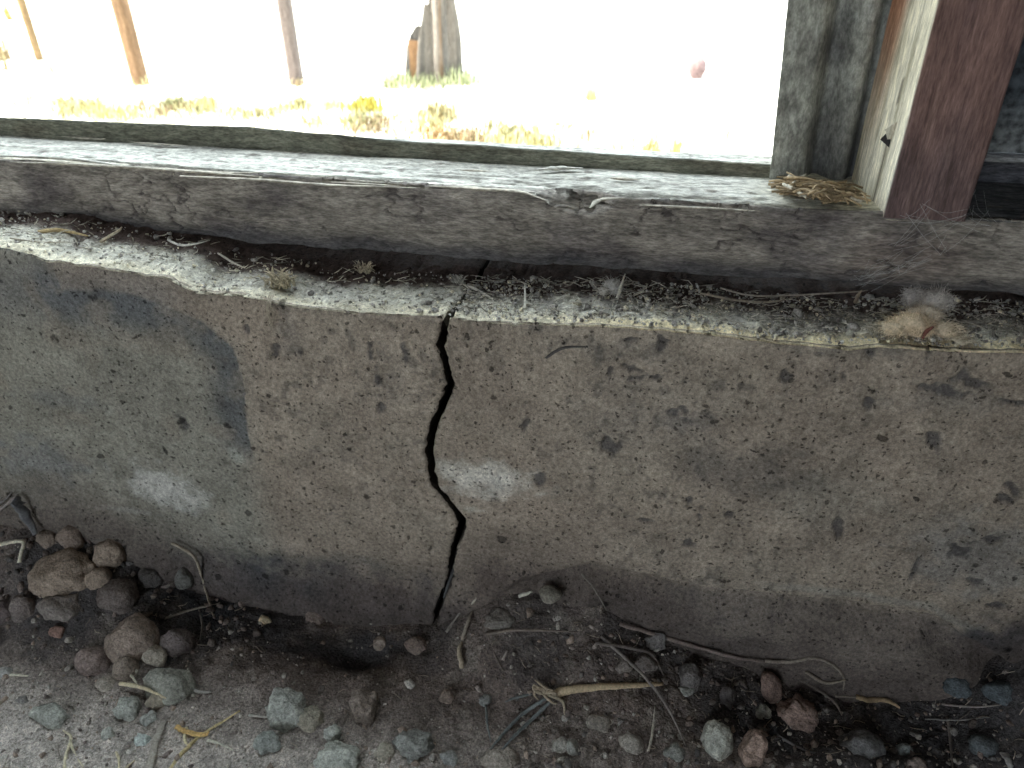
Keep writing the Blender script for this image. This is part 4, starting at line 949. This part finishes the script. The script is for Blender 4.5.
fo = hairy('fur_tuft', [(912, 325, 25, 12, (.62, .50, .35), 0, -.3), (893, 328, 17, 9, (.64, .54, .39), 0, -.6), (930, 306, 19, 17, (.50, .46, .42), 4, .1), (911, 303, 15, 13, (.48, .44, .41), 5, 0), (922, 318, 20, 12, (.55, .47, .37), 2, 0),
                       (945, 330, 15, 9, (.58, .48, .35), 0, .8), (960, 340, 9, 4, (.50, .43, .32), 0, 1.2)], 1100,
           'tan and grey fur tuft with a reddish fold, on the right ledge', 'fur')
rp = ledge_pt(919, 334); k = mpp(rp)
Q = smooth_path([rp+np.array([-2*k, -.0135, 4*k]), rp+np.array([0, -.014, 12*k]), rp+np.array([5*k, -.013, 17*k])], 5); V, F_ = tube_geo(Q, [.0012, .0018, .0008], 8); 
r_ = Buf().add(V, F_, (.16, .065, .05)).obj('red_fold', M_fur, fo); r_['label'] = 'dark red fold'
hairy('fluff_ball', [(613, 287, 12, 9, (.40, .38, .35), 0, 0), (604, 291, 7, 6, (.42, .39, .34), 0, 0)], 700, 'grey-brown fluffy ball at the back of the ledge right of the crack', 'fluff')

# straw nest on the sill
nb = on_z(818, 192, ZS); k = mpp(nb)
o = empty('straw_nest', nb, 'pile of dry straw in the corner of the sill against the post', 'straw pile'); b = Buf()
for _ in range(420):
    u_ = rng.normal()*.45; px = 818+u_*36; py = 191+u_*5+rng.normal()*3.2
    if px > 866 or px < 776: continue
    p = on_z(px, py, ZS+.002+abs(rng.normal())*.0065*(1-.5*abs(u_))); a = rng.normal()*.7-.35; L_ = rng.uniform(.012, .034)
    d = np.array([math.cos(a), math.sin(a)*.8, 0])*L_; bend = np.array([0, 0, rng.uniform(.0, .004)]); e_ = p+d*.5
    if e_[0]+.001 > pfl[0]+(e_[1]-pfl[1])/(pbl[1]-pfl[1])*(pbl[0]-pfl[0]): d = d*.3
    V, F_ = tube_geo(smooth_path([p-d*.5, p+bend, p+d*.5], 3), rng.uniform(.0006, .0013), 5); b.add(V, F_, np.array((.36, .27, .16))*rng.uniform(.4, 1.4))
tag(b.obj('straws', M_straw, o), kind='stuff')
for pts in ([(788, 176), (800, 179), (815, 185), (832, 196)], [(806, 175), (796, 181), (790, 187)], [(800, 195), (822, 192), (845, 189)], [(838, 196), (850, 198), (862, 201)], [(783, 184), (795, 190), (806, 197)]):
    V, F_ = tube_geo(smooth_path([on_z(a, b_, ZS+.010) for a, b_ in pts], 5), [.0014, .0018, .0012], 6); Buf().add(V, F_, (.58, .53, .42)).obj('long_straw', M_straw, o)

# spider webs
def web(name, pts3, n_, label, spread=.01):
    b = Buf(); pts3 = [np.array(p) for p in pts3]
    for _ in range(n_):
        a, c_ = pts3[rng.integers(len(pts3))], pts3[rng.integers(len(pts3))]
        a = a+rng.normal(size=3)*spread*np.array([1, .1, 1]); c_ = c_+rng.normal(size=3)*spread*np.array([1, .1, 1]); m_ = (a+c_)/2-np.array([0, 0, rng.uniform(0, .2)*np.linalg.norm(a-c_)])
        V, F_ = tube_geo(smooth_path([a, m_, c_], 4), .00009, 3); b.add(V, F_)
    return tag(b.obj(name, M_web), label, 'cobweb', kind='stuff')
yw = lambda px: yf((px-512)*.0011)-.003
web('cobweb', [on_y(862, 282, yw(862)), on_y(880, 268, yw(880)), on_y(900, 262, yw(900)), on_y(925, 258, yw(920)), on_y(868, 272, yw(868))], 46, 'grey cobweb on the beam face above the fur tuft', .005)
web('cobweb', [on_y(968, 215, yw(968)), on_y(975, 190, .08), on_y(990, 222, yw(990)), on_y(925, 205, .055), on_y(905, 215, .055), on_y(895, 245, yw(900)), on_y(945, 250, yw(940))], 22, 'thin cobweb threads strung from the post foot to the beam', .004)
